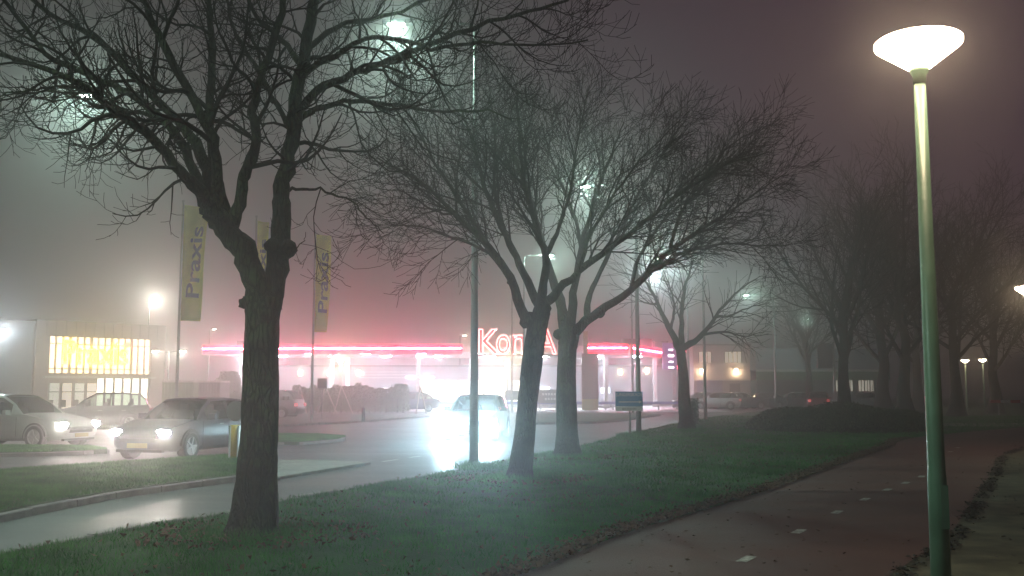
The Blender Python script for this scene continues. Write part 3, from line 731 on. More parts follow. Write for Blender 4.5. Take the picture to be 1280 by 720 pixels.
# ------------------------------------------------------------------ road lamps
COOL = (.66,1.0,.84)
M_mast = mat('mast steel', (.30,.32,.31), .38, .7, var=.15, scale=1.5)
M_led = emis('led panel', COOL, 140)
def road_lamp(loc, h, arm, ang, lab, power, col=COOL, r=.085):
    t = thing('road_lamp', lab, 'street lamp', loc, ang, 'tall road lamps')
    MB().tube([(0,0,-.1),(0,0,1.2),(0,0,1.22),(0,0,h-.4),(0,0,h-.12),(.10,0,h)],[r*1.15,r*1.08,r,r*.55,r*.5,r*.42],14).build('mast', M_mast, t, True)
    MB().tube([(.08,0,h-.02),(.3,0,h+.03),(arm-.3,0,h+.12)],[.035,.03,.028],8).build('arm', M_mast, t, True)
    MB().add([(arm-.38,-.10,h+.07),(arm-.38,.10,h+.07),(arm+.28,.15,h+.09),(arm+.28,-.15,h+.09),(arm-.38,-.06,h+.17),(arm-.38,.06,h+.17),(arm+.25,.10,h+.18),(arm+.25,-.10,h+.18)],
             [(0,1,2,3),(4,7,6,5),(0,4,5,1),(2,6,7,3),(1,5,6,2),(0,3,7,4)]).build('lamp_head', M_darkmetal, t)
    MB().box((arm+0.0,0,h+.062),(.34,.18,.012)).build('led_panel', M_led, t)
    MB().box((0,-r*1.1,.9),(.09,.02,.4)).build('service_door', M_mast, t)
    if loc[1] < 24:
        lamp('lamp_light','AREA',(arm,0,h+.045),power*(.075 if loc[1] > 10 else .02),col,t,shape='DISK',size=.34)
        sp = lamp('lamp_beam','SPOT',(arm,0,h+.04),power*(1.25 if loc[1] > 10 else 1.7),col,t,shadow_soft_size=.12); sp.data.spot_size=R(138); sp.data.spot_blend=.35
    elif loc[1] < 30: lamp('lamp_light','AREA',(arm,0,h+.045),power*.40,col,t,shape='DISK',size=.34)
    else: lamp('lamp_light','POINT',(arm,0,h-.04),power*.7,col,t,shadow_soft_size=.10)
    return t
def rl(px,py_base,Yp,h,arm,ang,lab,power,z=VZ,**k): return road_lamp(((px-640)*Yp/F,Yp,z),h,arm,R(ang),lab,power,**k)
rl(593,0,20.3,9.22,1.72,172,'tall steel road lamp between the biggest tree and the leaning tree',2900)
road_lamp((-6.3,3.2,VZ),9.2,1.9,R(168),'tall road lamp beside the road at the near left, outside the frame',2600)
rl(797,0,34.6,8.7,1.8,168,'tall road lamp standing just behind the blue direction sign',1100)
rl(880,0,51.5,8.6,1.9,160,'tall road lamp right of the smallest verge tree, in front of the pale building',900)
rl(968,0,74,8.6,2.0,160,'thin fogged road lamp left of the shrub bed, before the green banded hall',900)
rl(1042,0,98,8.6,2.2,165,'faintest far road lamp beside the slim foggy tree',700,z=0)
rl(-62,0,25.2,9.25,3.05,6,'road lamp off the left frame edge with its head shining through twigs',1700,z=0.02)
rl(655,0,56,9.2,1.5,8,'road lamp across the road behind the leaning tree crown',800,z=.0)
rl(790,0,66,9.2,1.8,20,'far side road lamp glowing behind the upright tree crown',1800,z=.0,col=(.75,.85,1.0))
rl(860,0,74,11.4,2.2,175,'far side road lamp shining high behind the smallest tree',1300,z=.0)
# car-park lamps with thin poles
WH=(1.0,.95,.82)
def lot_lamp(px,py,Yp,power,lab,col=WH,heads=((0.5,0),)):
    p = at(px,py,Yp); t = thing('car_park_lamp', lab, 'street lamp', (p.x,Yp,0.02), 0, 'car park lamps')
    MB().tube([(0,0,-.05),(0,0,p.z)],[.09,.05],8).build('mast', M_mast, t)
    for hx,_ in heads:
        MB().tube([(0,0,p.z-.05),(hx*.8,0,p.z+.08)],[.03,.03],6).build('arm', M_mast, t)
        MB().box((hx,0,p.z+.1),(.5,.3,.12)).build('lamp_head', M_darkmetal, t)
        MB().lathe([(0,-.06),(.14,-.05),(.2,0),(0,0)],(hx,0,p.z+.04),12).build('lamp_glass', emis('lot lamp glass',WH,60), t)
        lamp('lamp_light','POINT',(hx,0,p.z-.18),power,col,t,shadow_soft_size=.15)
    return t
lot_lamp(187,374,78,2200,'bright lamp on a thin pole above the lit shop front')
lot_lamp(211,440,66,420,'twin headed lamp on a short pole right of the shop',heads=((-.9,0),(.9,0)))
lot_lamp(-6,413,60,1200,'lamp at the left frame edge glowing beside the dark annex',col=(.8,.92,1.0))
lot_lamp(575,420,112,250,'small warm lamp above the canopy roof left of the red letters',col=(1,.8,.5))
lot_lamp(262,412,105,200,'dim lamp far behind the left end of the canopy',col=(1,.9,.7))
q=at(640,365,72); t=thing('tall_mast','thin unlit mast rising behind the red letters','mast',(q.x,72,0)); MB().tube([(0,0,0),(0,0,q.z)],[.09,.045],8).build('mast',M_mast,t)

# ------------------------------------------------------------------ blue direction sign
Yb=33.0; p=gp(786,548,VZ); s=Yb/F
t=thing('direction_sign','blue and white direction sign with a white arrow on a single post in the grass','sign',((786-640)*s,Yb,VZ))
M_blue=mat('sign blue',(.01,.22,.42),.35,emit=(.02,.2,.33),estr=0.0); M_signwhite=mat('sign white',(.62,.62,.6),.4)
zt=1.6-2*s+0.0; top=(488-489.5)*s+1.6; bot=(488-513.5)*s+1.6; wd=34*s; hh=top-bot
MB().tube([(0,0,-.1),(0,0,(bot-VZ)*.55),(0,0,(bot-VZ)*.56),(0,0,hh+bot-VZ)],[.045,.045,.032,.032],10).build('post',M_metal,t)
MB().box((-.02,-.05,bot-VZ+hh*.62),(wd,.03,hh*.76)).build('panel',M_blue,t)
MB().box((-.02,-.05,bot-VZ+hh*.115),(wd,.03,hh*.23)).build('lower_panel',M_signwhite,t)
zb=bot-VZ
text_mesh('JUNGERSKADE',.155,'lettering',M_signwhite,t,Matrix.Translation((-.02,-.068,zb+hh*.84))@UP,depth=.001,sx=.86)
text_mesh('BEDRIJVEN',.10,'lettering',M_darkmetal,t,Matrix.Translation((-.02,-.068,zb+hh*.11))@UP,depth=.001)
MB().box((-.03,-.0685,zb+hh*.47),(.66,.004,.028)).add([(.30,-.070,zb+hh*.47+.05),(.30,-.070,zb+hh*.47-.05),(.40,-.070,zb+hh*.47)],[(0,1,2)]).build('arrow',M_signwhite,t)

# ------------------------------------------------------------------ median bollard sign
q=gp(293,573,.10); 
t=thing('traffic_island_sign','yellow and white bollard with a round grey sign on the grass island','sign',(q.x,q.y,.10))
k=q.y/F
MB().tube([(0,0,0),(0,0,(572-531)*k)],[.105,.10],16).build('post',mat('bollard yellow',(.55,.36,.02),.45),t,True)
MB().box((-.09,-.02,(572-531)*k/2),(.035,.2,(572-531)*k*.96)).build('white_strip',M_white,t)
MB().box((.10,-.02,(572-531)*k/2),(.035,.2,(572-531)*k*.96)).build('white_strip',M_white,t)
zc=(572-514)*k
MB().prism([(.205*math.cos(a*math.pi/16),-.02,zc+.225*math.sin(a*math.pi/16)) for a in range(32)],(0,.03,0)).build('disc',mat('sign back grey',(.16,.18,.18),.5,.4),t)
MB().box((0,.02,zc-.02),(.05,.03,.4)).build('bracket',M_darkmetal,t)

# ------------------------------------------------------------------ small posts on the far footway
q=gp(402,527,.1); k=q.y/F
t=thing('parking_sign','small grey sign box on a thin pole between flagpole and hedge','sign',(q.x,q.y,.1))
MB().tube([(0,0,0),(0,0,52*k)],[.03,.03],8).build('post',M_metal,t)
MB().box((0,-.03,47*k),(12*k,.06,13*k)).build('panel',mat('sign grey',(.22,.25,.26),.5),t)
MB().box((0,-.065,47*k),(10*k,.01,11*k)).build('face',mat('sign grey dark',(.12,.15,.17),.5),t)
q=gp(454,527,.1)
tag(MB().lathe([(.0,0),(.085,0),(.085,.6),(.07,.66),(0,.68)],q,12).build('bollard',M_darkmetal),'short dark bollard on the far kerb before the hedge','bollard')

# ------------------------------------------------------------------ flags
M_flag=mat('yellow flag cloth',(.72,.70,.03),.8,var=.1,scale=1.5); M_ink=mat('grey flag print',(.05,.055,.07),.8)
def flag(px,ptop,Yp,x1t,x1b,ytop,ybot,lab,zb_,phase):
    k=Yp/F; p=at(px,ptop,Yp); t=thing('flagpole',lab,'flag',(p.x,Yp,zb_),0,'yellow banner flags')
    hp=p.z-zb_
    MB().tube([(0,0,0),(0,0,hp)],[.075,.035],10).build('pole',M_mast,t)
    MB().lathe([(0,0),(.06,.02),(.06,.08),(0,.12)],(0,0,hp),10).build('finial',M_metal,t)
    zt=at(px,ytop,Yp).z-zb_; zb2=at(px,ybot,Yp).z-zb_; wt=(x1t-px)*k; wb=(x1b-px)*k
    N=26;Mx=8; vs=[];fs=[]
    def pos(u,v):   # u across, v down
        wv=wt+(wb-wt)*v; return Vector((.06+wv*u, .30*math.sin(u*3.4+phase+v*4.0)*u, zt+(zb2-zt)*v-.12*u*(1-v)))
    for i in range(N+1):
        for j in range(Mx+1): vs.append(pos(j/Mx,i/N))
    for i in range(N):
        for j in range(Mx): a=i*(Mx+1)+j; fs.append((a,a+Mx+1,a+Mx+2,a+1))
    c=MB().add(vs,fs).build('banner',M_flag,t,True)
    md=c.modifiers.new('solid','SOLIDIFY'); md.thickness=.006
    # print, reading upwards
    r=text_mesh('Praxis',1.0,'lettering',M_ink,c,Matrix.Identity(4),depth=0.0,offs=.02)
    me=r.data; co=[v.co.copy() for v in me.vertices]; xs=[v.x for v in co]; ys=[v.y for v in co]
    # subdivide so that print follows the cloth
    import bmesh
    bm=bmesh.new(); bm.from_mesh(me); bmesh.ops.triangulate(bm,faces=bm.faces); bmesh.ops.subdivide_edges(bm,edges=bm.edges,cuts=2,use_grid_fill=True)
    x0,x1,y0,y1=min(xs),max(xs),min(ys),max(ys)
    for v in bm.verts:
        a=(v.co.x-x0)/(x1-x0); b=(v.co.y-y0)/(y1-y0)
        q_=pos(.88-.62*b, .80-.62*a); v.co=(q_.x,q_.y-.025,q_.z)
    bm.to_mesh(me); bm.free()
    return t
flag(229,253,42,263,251,256,401,'yellow shop flag with grey lettering, left of the biggest tree trunk',0.02,.4)
flag(320.5,272,46,337,333,276,400,'yellow shop flag mostly hidden behind the fork of the biggest tree',0.02,1.2)
flag(394,290,49,414,409,293,415,'narrow yellow shop flag right of the biggest tree trunk',0.1,2.0)

# ------------------------------------------------------------------ shop building, left
M_clad=mat('shop cladding',(.16,.12,.12),.6,var=.08,scale=.6); M_clad2=mat('annex cladding',(.10,.13,.13),.7,var=.12,scale=.5)
A=Vector(((45-640)*68/F,68,0)); B=Vector(((207-640)*75/F,75,0)); ax=(B-A); Ls=ax.length; ang=math.atan2(ax.y,ax.x)
t=thing('shop_building','pale shop hall with a bright latticed window and glowing lettering at the left','building',A,ang)
ht=at(45,399,68).z
W0=3.0/162*17 # local scale of one pixel along the front
def lx(px): # pixel column -> local distance on the front plane
    r=(px-640)/F; return (A.x - r*A.y)/(r*ax.y/Ls - ax.x/Ls)
def lz(px,py):
    s_=lx(px); Yp=A.y+ax.y/Ls*s_; return at(px,py,Yp).z
# wall pieces leave a real opening for the window (no coplanar overlap)
wx0,wx1=lx(62),lx(190); wz1=lz(62,420); wz0=lz(62,466); dx0,dx1=lx(124),lx(190); dz1=lz(130,471)
MB().box(((0+wx0)/2,.15,ht/2),(wx0,.3,ht)).box(((wx1+Ls)/2,.15,ht/2),(Ls-wx1,.3,ht)).box(((wx0+wx1)/2,.15,(wz1+ht)/2),(wx1-wx0,.3,ht-wz1)).box(((wx0+wx1)/2,.15,(wz0+dz1)/2),(wx1-wx0,.3,wz0-dz1)).box(((wx0+dx0)/2,.15,dz1/2),(dx0-wx0,.3,dz1)).build('wall',M_clad,t)
MB().box((Ls/2,12.2,ht-.1),(Ls,24,.2)).box((.1,12.4,(ht-.3)/2),(.2,23.6,ht-.3)).box((Ls-.1,12.4,(ht-.3)/2),(.2,23.6,ht-.3)).build('roof',M_clad,t)
wn=MB().box(((wx0+wx1)/2,.28,(wz0+wz1)/2),(wx1-wx0,.04,wz1-wz0)).build('window',emis('shop window light',(1.0,.72,.48),3.6),t)
fm=MB(); nb=15
for i in range(nb+1):
    x=wx0+(wx1-wx0)*i/nb; fm.box((x,.12,(wz0+wz1)/2),(.12 if i%3 else .2,.1,wz1-wz0))
for f_ in (.12,.80): fm.box(((wx0+wx1)/2,.05,wz0+(wz1-wz0)*f_),(wx1-wx0,.06,.08))
fm.build('frame',mat('window mullion',(.5,.42,.38),.5),wn)
for i in range(6):
    x0=dx0+(dx1-dx0)*i/6; x1=dx0+(dx1-dx0)*(i+.84)/6
    dd=MB().box(((x0+x1)/2,.26,dz1/2+.05),(x1-x0,.04,dz1-.1)).build('door',emis('shop door light',(1,.86,.70),4),t)
    MB().box((x1+.08,.2,dz1/2),(.14,.1,dz1)).box(((x0+x1)/2,.2,.08),(x1-x0,.08,.16)).build('frame',M_darkmetal,dd)
for i in range(4):
    xa=wx0+(dx0-wx0)*i/4+.08; xb=wx0+(dx0-wx0)*(i+1)/4-.08
    dd=MB().box(((xa+xb)/2,-.02,1.15),(xb-xa,.05,1.9)).build('window',emis('shop low window %d'%(i%2),((.75,.95,.70),(1,.85,.6))[i%2],(.30,.55)[i%2]),t)
    MB().box(((xa+xb)/2,-.06,1.5),(xb-xa,.05,.06)).box((xa,-.06,1.15),(.08,.06,2.0)).box(((xa+xb)/2-.2,-.06,.7),((xb-xa)*.5,.05,.5)).build('frame',M_darkmetal,dd)
MB().box(((wx0+wx1)/2,-.15,wz0-.28),(wx1-wx0+.6,.28,.16)).build('canopy',M_metal,t)
for i in range(1,14): MB().box((Ls*i/14,-.012,(wz1+.06+ht)/2),(.03,.03,ht-wz1-.08)).build('cladding_joint',M_darkmetal,t)
sg=text_mesh('Praxis',(wz1-wz0)*.92,'sign_lettering',emis('yellow sign light',(1.0,.74,.004),18.0),t,Matrix.Translation(((wx0+wx1)/2-.5,-.12,(wz0+wz1)/2+.1))@UP,depth=.06,offs=.045,sx=.86)
MB().prism([((wx0+wx1)/2+1.75+.22*math.cos(a*math.pi/8),-.24,wz1-.45+.22*math.sin(a*math.pi/8)) for a in range(16)],(0,.06,0)).build('red_dot',emis('red sign light',(1,.05,.01),8),t)
# darker annex
A2=A+Vector((-30,-4.2,0)); MB_=MB(); 
an=thing('shop_annex','dark annex of the shop at the left frame edge','building',A,ang)
MB_.box((-14.2,4.0,(ht-.35)/2),(28,8,ht-.35)).build('wall',M_clad2,an)
MB().box((-14.2,4.0,ht-.25),(28.2,8.2,.2)).build('roof',M_darkmetal,an)
# display fence with goods before the shop
q0=gp(-10,516,.0); q1=gp(136,512,0)
t=thing('mesh_fence','tall wire mesh fence before the shop front','fence',(0,0,0))
fm=MB(); d=(q1-q0); nn=int(d.length/2.4)
for i in range(nn+1):
    p=q0.lerp(q1,i/nn); MB().tube([(p.x,p.y,0),(p.x,p.y,2.3)],.035,6).build('post',M_metal,t)
for i in range(nn*14):
    p=q0.lerp(q1,i/(nn*14)); fm.box((p.x,p.y,1.15),(.02,.02,2.2))
for z in (.1,.8,1.5,2.25):
    c_=(q0+q1)/2; fm.box((c_.x,c_.y,z),(d.length,.03,.03),rz=math.atan2(d.y,d.x))
fm.build('wire_panel',M_metal,t)
# stacked goods behind the fence
cols=[(.5,.5,.48),(.3,.32,.3),(.55,.5,.4),(.2,.25,.22),(.6,.6,.6)]
for i in range(8):
    p=gp(8+i*15,512.5,0); hgt=rng.uniform(.9,1.7); c_=cols[i%5]
    o=MB().box((p.x,p.y,hgt*.45+.12),(1.0,.9,hgt*.9)).box((p.x,p.y,.06),(1.1,1.0,.10)).box((p.x+.1,p.y,hgt*.9+.24),(.6,.6,.22)).build('goods_pallet',mat('goods %d'%(i%5),c_,.7,var=.4,scale=2.5))
    words=['leftmost','second','third','fourth','fifth','sixth','seventh','rightmost'][i]
    tag(o,'%s pallet of goods in the row behind the mesh fence before the shop'%words,'pallet','goods pallets behind the fence')
# containers
for (x0,x1,c_,lab,Yq) in ((205,244,(.16,.22,.10),'green container right of the shop, left of the grey one',60),(245,277,(.17,.17,.19),'grey container left of the biggest tree trunk, right of the green one',61)):
    kx=Yq/F; X0=(x0-640)*kx; X1=(x1-640)*kx; zt=at(x0,478,Yq).z
    t=thing('storage_container',lab,'container',((X0+X1)/2,Yq+1,0),0,'storage containers')
    b=MB().box((0,0,zt/2),(X1-X0,2,zt)); 
    for i in range(9): b.box((-(X1-X0)/2+(i+.5)*(X1-X0)/9,-1.02,zt/2),(.08,.04,zt*.92))
    b.build('body',mat('container '+lab[:5],c_,.6,var=.1),t)
    MB().box((0,0,zt+.06),(X1-X0+.05,2.1,.1)).build('lid',mat('container lid',(.6,.58,.55),.5),t)

# ------------------------------------------------------------------ hedge row, stakes and shrub
M_conifer=mat('conifer leaf',(.11,.16,.09),.7,col2=(.18,.24,.14),scale=1.5,detail=8)
def leafcol(name,parent,H_,r_,n,mt,s_,seed,cone=1.0):
    r=np.random.RandomState(seed); zz=r.uniform(0.05,1,n)**1.0*H_; a=r.uniform(0,6.28,n)
    rr=r_*np.sqrt(r.uniform(.2,1,n))*(1-cone*(zz/H_)**2.5*.85)*(1+.2*np.sin(a*3+zz*5)); X=np.cos(a)*rr; Y=np.sin(a)*rr
    V=np.zeros((n,4,3))
    for j in range(4): V[:,j,0]=X+r.uniform(-s_,s_,n); V[:,j,1]=Y+r.uniform(-s_,s_,n); V[:,j,2]=zz+r.uniform(-s_*1.6,s_*1.6,n)
    o=np_mesh(name,V.reshape(-1,3),np.arange(n*4).reshape(-1,4),mt,4); o.parent=parent; return o
ppx=list(range(372,506,7)); proto=None
for i,px in enumerate(ppx):
    Yh=67.5+ (i%2)*.3; loc=((px-640)*Yh/F,Yh,.1); lab='young conifer in the dense row behind the far footway'
    if proto is None:
        proto=thing('conifer',lab,'conifer',loc,0,'conifers in the row behind the footway')
        MB().tube([(0,0,0),(0,0,1.7)],[.05,.015],6).build('trunk',M_bark_far,proto); leafcol('crown',proto,1.85,.40,1700,M_conifer,.05,3,.55)
    else: dup(proto,loc,i*1.1,lab,None,(rng.uniform(.85,1.15),)*2+(rng.uniform(.85,1.08),))
M_timber=mat('pale timber',(.45,.42,.36),.7)
for i,(px,w_) in enumerate(((376,16),(408,26),(428,26),(526,14))):
    Yh=64.5; k=Yh/F; t=thing('stake_frame',['leaning pale stake pair at the left end of the conifer row','pale stake pair just right of the narrow flagpole','pale stake pair before the middle of the conifer row','pale stake pair at the right end of the conifer row'][i],'stake frame',((px-640)*k,Yh,.1),0,'timber stake frames')
    hs=1.75
    MB().tube([(-w_*k*.35,0,0),(0,0,hs)],.045,6).build('stake',M_timber,t); MB().tube([(w_*k*.55,.1,0),(.03,.05,hs-.05)],.045,6).build('stake',M_timber,t)
q=gp(288,508,0); t=thing('bush','pale green bush right of the grey container','bush',(-20.5,72,0)); MB().tube([(0,0,0),(0,0,1.5)],[.08,.03],6).build('stem',M_bark_far,t); leafcol('foliage',t,2.9,1.3,5200,M_conifer,.08,9,.7)

# ------------------------------------------------------------------ petrol station
NEON=(1.0,.10,.13)
M_neon=emis('red neon tube',(1.0,.11,.24),230); M_red=mat('red fascia panel',(.45,.02,.04),.4,emit=(1,.02,.06),estr=2.8)
M_ceil=mat('canopy soffit',(.7,.7,.7),.5); M_panel=emis('canopy light panel',(.80,.84,1.0),680)
CP=[(-26.9,86.5),(-4.25,85.2),(10.0,84.5),(14.6,96),(14.6,101),(-26.9,101)]
Z0,Z1=4.72,5.55
t=thing('petrol_canopy','long flat petrol station canopy edged with glowing red neon','canopy',(0,0,0))
MB().slab([(x,y+.12) for x,y in CP],Z0+.15,Z1-.1).build('roof',M_ceil,t)
def fascia(a,b,name,m,z0,z1,out_,th):
    a=Vector((*a,0)); b=Vector((*b,0)); d=(b-a).normalized(); n_=Vector((d.y,-d.x,0)); c_=(a+b)/2+n_*out_
    return MB().box((c_.x,c_.y,(z0+z1)/2),((b-a).length,th,z1-z0),rz=math.atan2(d.y,d.x))
segs=[(CP[0],(-4.25,85.2)),((6.4,84.55),(9.9,84.5)),((10.15,84.7),(14.2,95.2))]
for a,b in segs:
    fs_=fascia(a,b,'f',None,Z0,Z1,0,.16).build('fascia',M_red,t)
    A_=Vector((*a,0)); B_=Vector((*b,0)); d=(B_-A_).normalized(); n_=Vector((d.y,-d.x,0)); nseg=max(1,int((B_-A_).length/3))
    nb_=MB()
    for i in range(nseg):
        p=A_.lerp(B_,i/nseg)+n_*.16; q_=A_.lerp(B_,(i+.97)/nseg)+n_*.16
        nb_.tube([(p.x,p.y,Z0+.47),(q_.x,q_.y,Z0+.47)],.055,6)
    nb_.build('neon_tube',M_neon,fs_)
    fascia(a,b,'f',None,Z0-.1,Z0-.012,.02,.2).build('trim',M_white,fs_)
# dark roof plant
for x,w_,h_ in ((-24,2.0,.6),(8,1.8,.5),(11.4,2.6,.8),(13.6,1.2,.6)): MB().box((x,91,Z1+h_/2-.08),(w_,1.6,h_)).build('roof_unit',M_darkmetal,t)
for x,y in ((-24,88.5),(-16,88.5),((523-640)*88/F,88),((637-640)*88/F,88),((757-640)*88/F,88),((818-640)*93/F,93),(-16,97),(-4,97),(5,97)):
    MB().box((x,y,Z0/2+.1),(.34,.34,Z0-.1)).box((x,y,.2),(.6,.6,.3)).build('column',M_white,t)
for x in (-23,-18,-13,-8,-3,2,7,11):
    for y in (88,95):
        MB().box((x+(1.0 if y==95 else 0),y,Z0+.11),(.75,.75,.06)).build('ceiling_light',M_panel,t)
# warm bracket floodlights on the front columns
for px,py in ((309,449),(425,452),(634,456)):
    p=at(px,py,84.2); l=MB().box((p.x,p.y+.2,p.z+.1),(.5,.3,.3)).box((p.x,p.y+.35,p.z/2),(.16,.16,p.z)).build('flood_lamp',M_metal,t)
    lamp('lamp_light','POINT',(p.x,p.y-.15,p.z),(2000 if px<400 else 1500),((.92,.93,1) if px<400 else (1,.78,.48)),l,shadow_soft_size=.22)
# fuel pumps
M_pump=mat('pump body',(.35,.36,.4),.4); 
proto=None
for i,(x,y) in enumerate(((-17,91),(-11.5,91),(-5.5,91),(3,91),(8.5,91))):
    lab=['leftmost','second','middle','fourth','rightmost'][i]+' fuel pump under the red canopy'
    if proto is None:
        proto=thing('fuel_pump',lab,'fuel pump',(x,y,.05),0,'fuel pumps')
        MB().box((0,0,.08),(1.8,1.0,.16)).build('plinth',M_kerb,proto)
        MB().box((0,0,1.1),(1.0,.55,1.9)).build('body',M_pump,proto); MB().box((0,-.29,1.55),(.8,.03,.5)).build('display',emis('pump display',(.8,.9,1),2),proto)
        MB().tube([(.55,0,1.5),(.75,0,1.2),(.7,0,.5),(.56,0,.9)],.03,6).build('hose',M_black,proto)
    else: dup(proto,(x,y,.05),0,lab)
# shop kiosk behind
t=thing('kiosk_building','low pale kiosk building behind the petrol pumps','building',(0,0,0))
MB().box((-5,106,2.0),(44,6,4.0)).build('wall',mat('kiosk wall',(.30,.30,.33),.6,var=.10,scale=.6),t)
MB().box((-5,106,4.1),(44.6,6.6,.2)).build('roof',M_darkmetal,t)
for i in range(9):
    x=-9+i*1.35; ww=MB().box((x,102.96,1.55),(1.2,.05,2.1)).build('window',emis('kiosk window',(1.0,.84,.62),4),t)
    MB().box((x-.62,102.9,1.55),(.08,.08,2.2)).box((x,102.9,1.7),(1.2,.06,.05)).build('frame',M_darkmetal,ww)
for px,py in ((375,466),(411,466),(448,466),(776,465),(809,463)):
    p=at(px,py,102.7); l=MB().box((p.x,102.85,p.z),(.3,.2,.5)).build('wall_lamp',emis('wall lamp',(1,.72,.42),60),t)
for z in (2.9,3.2,3.5): MB().box((-13,102.94,z),(6,.04,.06)).build('louvre',M_white,t)
MB().box((-9.5,102.9,2.95),(2.8,.15,.16)).build('strip_light',emis('strip light',(.95,1,1),22),t)
# blue bumper rail and goods row
t=thing('bumper_rail','low blue and white bumper rail along the forecourt edge','rail',(0,0,0))
MB().box((-3,79,.62),(21,.12,.20)).build('rail',mat('rail blue',(.04,.06,.40),.4),t); MB().box((-3,78.98,.30),(21,.1,.14)).build('lower_rail',M_white,t)
for i in range(9): MB().box((-13+i*2.55,79.1,.35),(.12,.1,.75)).build('post',M_white,t)
t=thing('bumper_rail','low blue rail behind the blue direction sign','rail',(0,0,0))
MB().box((10.5,79,.62),(6,.12,.20)).build('rail',mat('rail blue',(.04,.06,.40),.4),t)
for i in range(4): MB().box((8+i*1.8,79.1,.35),(.12,.1,.75)).build('post',M_white,t)
# two grey boards
M_board=mat('board grey',(.10,.10,.12),.5)
for (x0,x1,y0,y1,lab,rows) in ((631,650,488,500,'small plain grey board left of the leaning trunk',0),(672,697,487,504,'dark grey board with two pale lines of lettering between the trunks',2)):
    k=76/F; t=thing('notice_board',lab,'sign board',(((x0+x1)/2-640)*k,76,.05)); zc=1.6+(488-(y0+y1)/2)*k
    MB().box((0,0,zc-.05),((x1-x0)*k,.08,(y1-y0)*k)).build('panel',M_board,t)
    for sx_ in (-.4,.4): MB().box((sx_*(x1-x0)*k,.08,zc/2),(.07,.06,zc)).build('post',M_metal,t)
    for r_ in range(rows):
        o=MB()
        for c_ in range(5-r_): o.box((-.35+c_*.22+.2*r_,-.05,zc+.12-.36*r_),(.15,.012,.17))
        o.build('lettering',M_signwhite,t)
# low hatched shelving with lit goods
for i,(x,w_) in enumerate(((-11.2,1.5),(-6.9,5.2))):
    t=thing('goods_rack',['narrow lit goods rack left of the canopy column','wide goods rack with bright packs under the canopy'][i],'rack',(x,99,.05))
    f_=MB()
    for z in (.3,.9,1.5,2.1): f_.box((0,0,z),(w_,.6,.05))
    for sx_ in (-.5,.5): f_.box((sx_*w_,0,1.1),(.06,.6,2.2))
    f_.build('frame',M_metal,t)
    for z in (.33,.93,1.53):
        pk=MB()
        for j in range(int(w_/.35)):
            if rng.random()<.9: pk.box((-w_/2+.2+j*.35,-.1,z+.2),(.352,.3,rng.uniform(.25,.42)))
        pk.build('packs',mat('packs',(.7,.62,.5),.5,var=.4,scale=3),t)
# red letter sign: three lower-case-style letters and a capital A
Ys=84.3; k=Ys/F
t=thing('neon_sign','big red neon letters standing on the canopy edge','sign',(0,0,0))
M_letter=mat('red letter face',(.55,.03,.05),.4,emit=(1,.03,.06),estr=1.7); M_edge=emis('letter neon edge',(1.0,.30,.28),14)
zb_=at(640,442,Ys).z; zt_=at(640,412,Ys).z; hL=zt_-zb_
for ch,cx_,wpx,small in (('K',611,24,0),('o',629,16,1),('n',648,16,1),('A',683,24,0)):
    cu=bpy.data.curves.new('tmp','FONT'); cu.body=ch; cu.size=1
    o_=bpy.data.objects.new('tmp',cu); C.objects.link(o_); bpy.context.view_layer.update()
    me_=o_.to_mesh(); xs=[v.co.x for v in me_.vertices]; ys=[v.co.y for v in me_.vertices]; bb=(min(xs),max(xs),min(ys),max(ys)); o_.to_mesh_clear(); bpy.data.objects.remove(o_)
    th=hL if not small else hL*.76; sx_=wpx*k/(bb[1]-bb[0]); sy_=th/(bb[3]-bb[2])
    X0=(cx_-640)*k
    for nm,m_,kw in (('letter',M_letter,dict(depth=.06,offs=.022)),('letter_edge',M_edge,dict(outline=.017))):
        Mx=Matrix.Translation((X0,Ys-(.0 if nm=='letter' else .12),zb_))@UP@Matrix.Diagonal((sx_,sy_,1 if nm=='letter' else 1,1))@Matrix.Translation((-(bb[0]+bb[1])/2,-bb[2],0))
        cu=bpy.data.curves.new('tmp','FONT'); cu.body=ch; cu.size=1; cu.offset=.008
        if nm=='letter': cu.extrude=.06
        else: cu.fill_mode='NONE'; cu.bevel_depth=.012; cu.bevel_resolution=1
        o_=bpy.data.objects.new('tmp',cu); C.objects.link(o_); bpy.context.view_layer.update()
        me_=bpy.data.meshes.new_from_object(o_.evaluated_get(bpy.context.evaluated_depsgraph_get())); bpy.data.objects.remove(o_)
        me_.transform(Mx); me_.materials.clear(); me_.materials.append(m_); me_.name=nm
        if nm=='letter': par=bpy.data.objects.new(nm,me_); C.objects.link(par); par.parent=t
        else: e_=bpy.data.objects.new(nm,me_); C.objects.link(e_); e_.parent=par
MB().box(((646-640)*k,Ys+.25,zb_-.12),(7.4,.12,.2)).build('rail',M_darkmetal,t)
# price totem
k=78/F; X=(737-640)*k
t=thing('price_totem','tall brown price totem with a yellow foot right of the upright tree','sign',(X,78,.05))
MB().box((0,0,.45+.0),(20*k,.4,.85)).build('foot',mat('totem yellow',(.5,.42,.12),.5),t)
MB().box((0,0,2.65),(20*k,.4,3.55)).build('panel',mat('totem brown',(.17,.09,.07),.5,var=.1),t)
MB().box((-.32,0,5.3),(.34,.3,1.74)).build('mast',mat('totem ochre',(.36,.26,.10),.5),t)
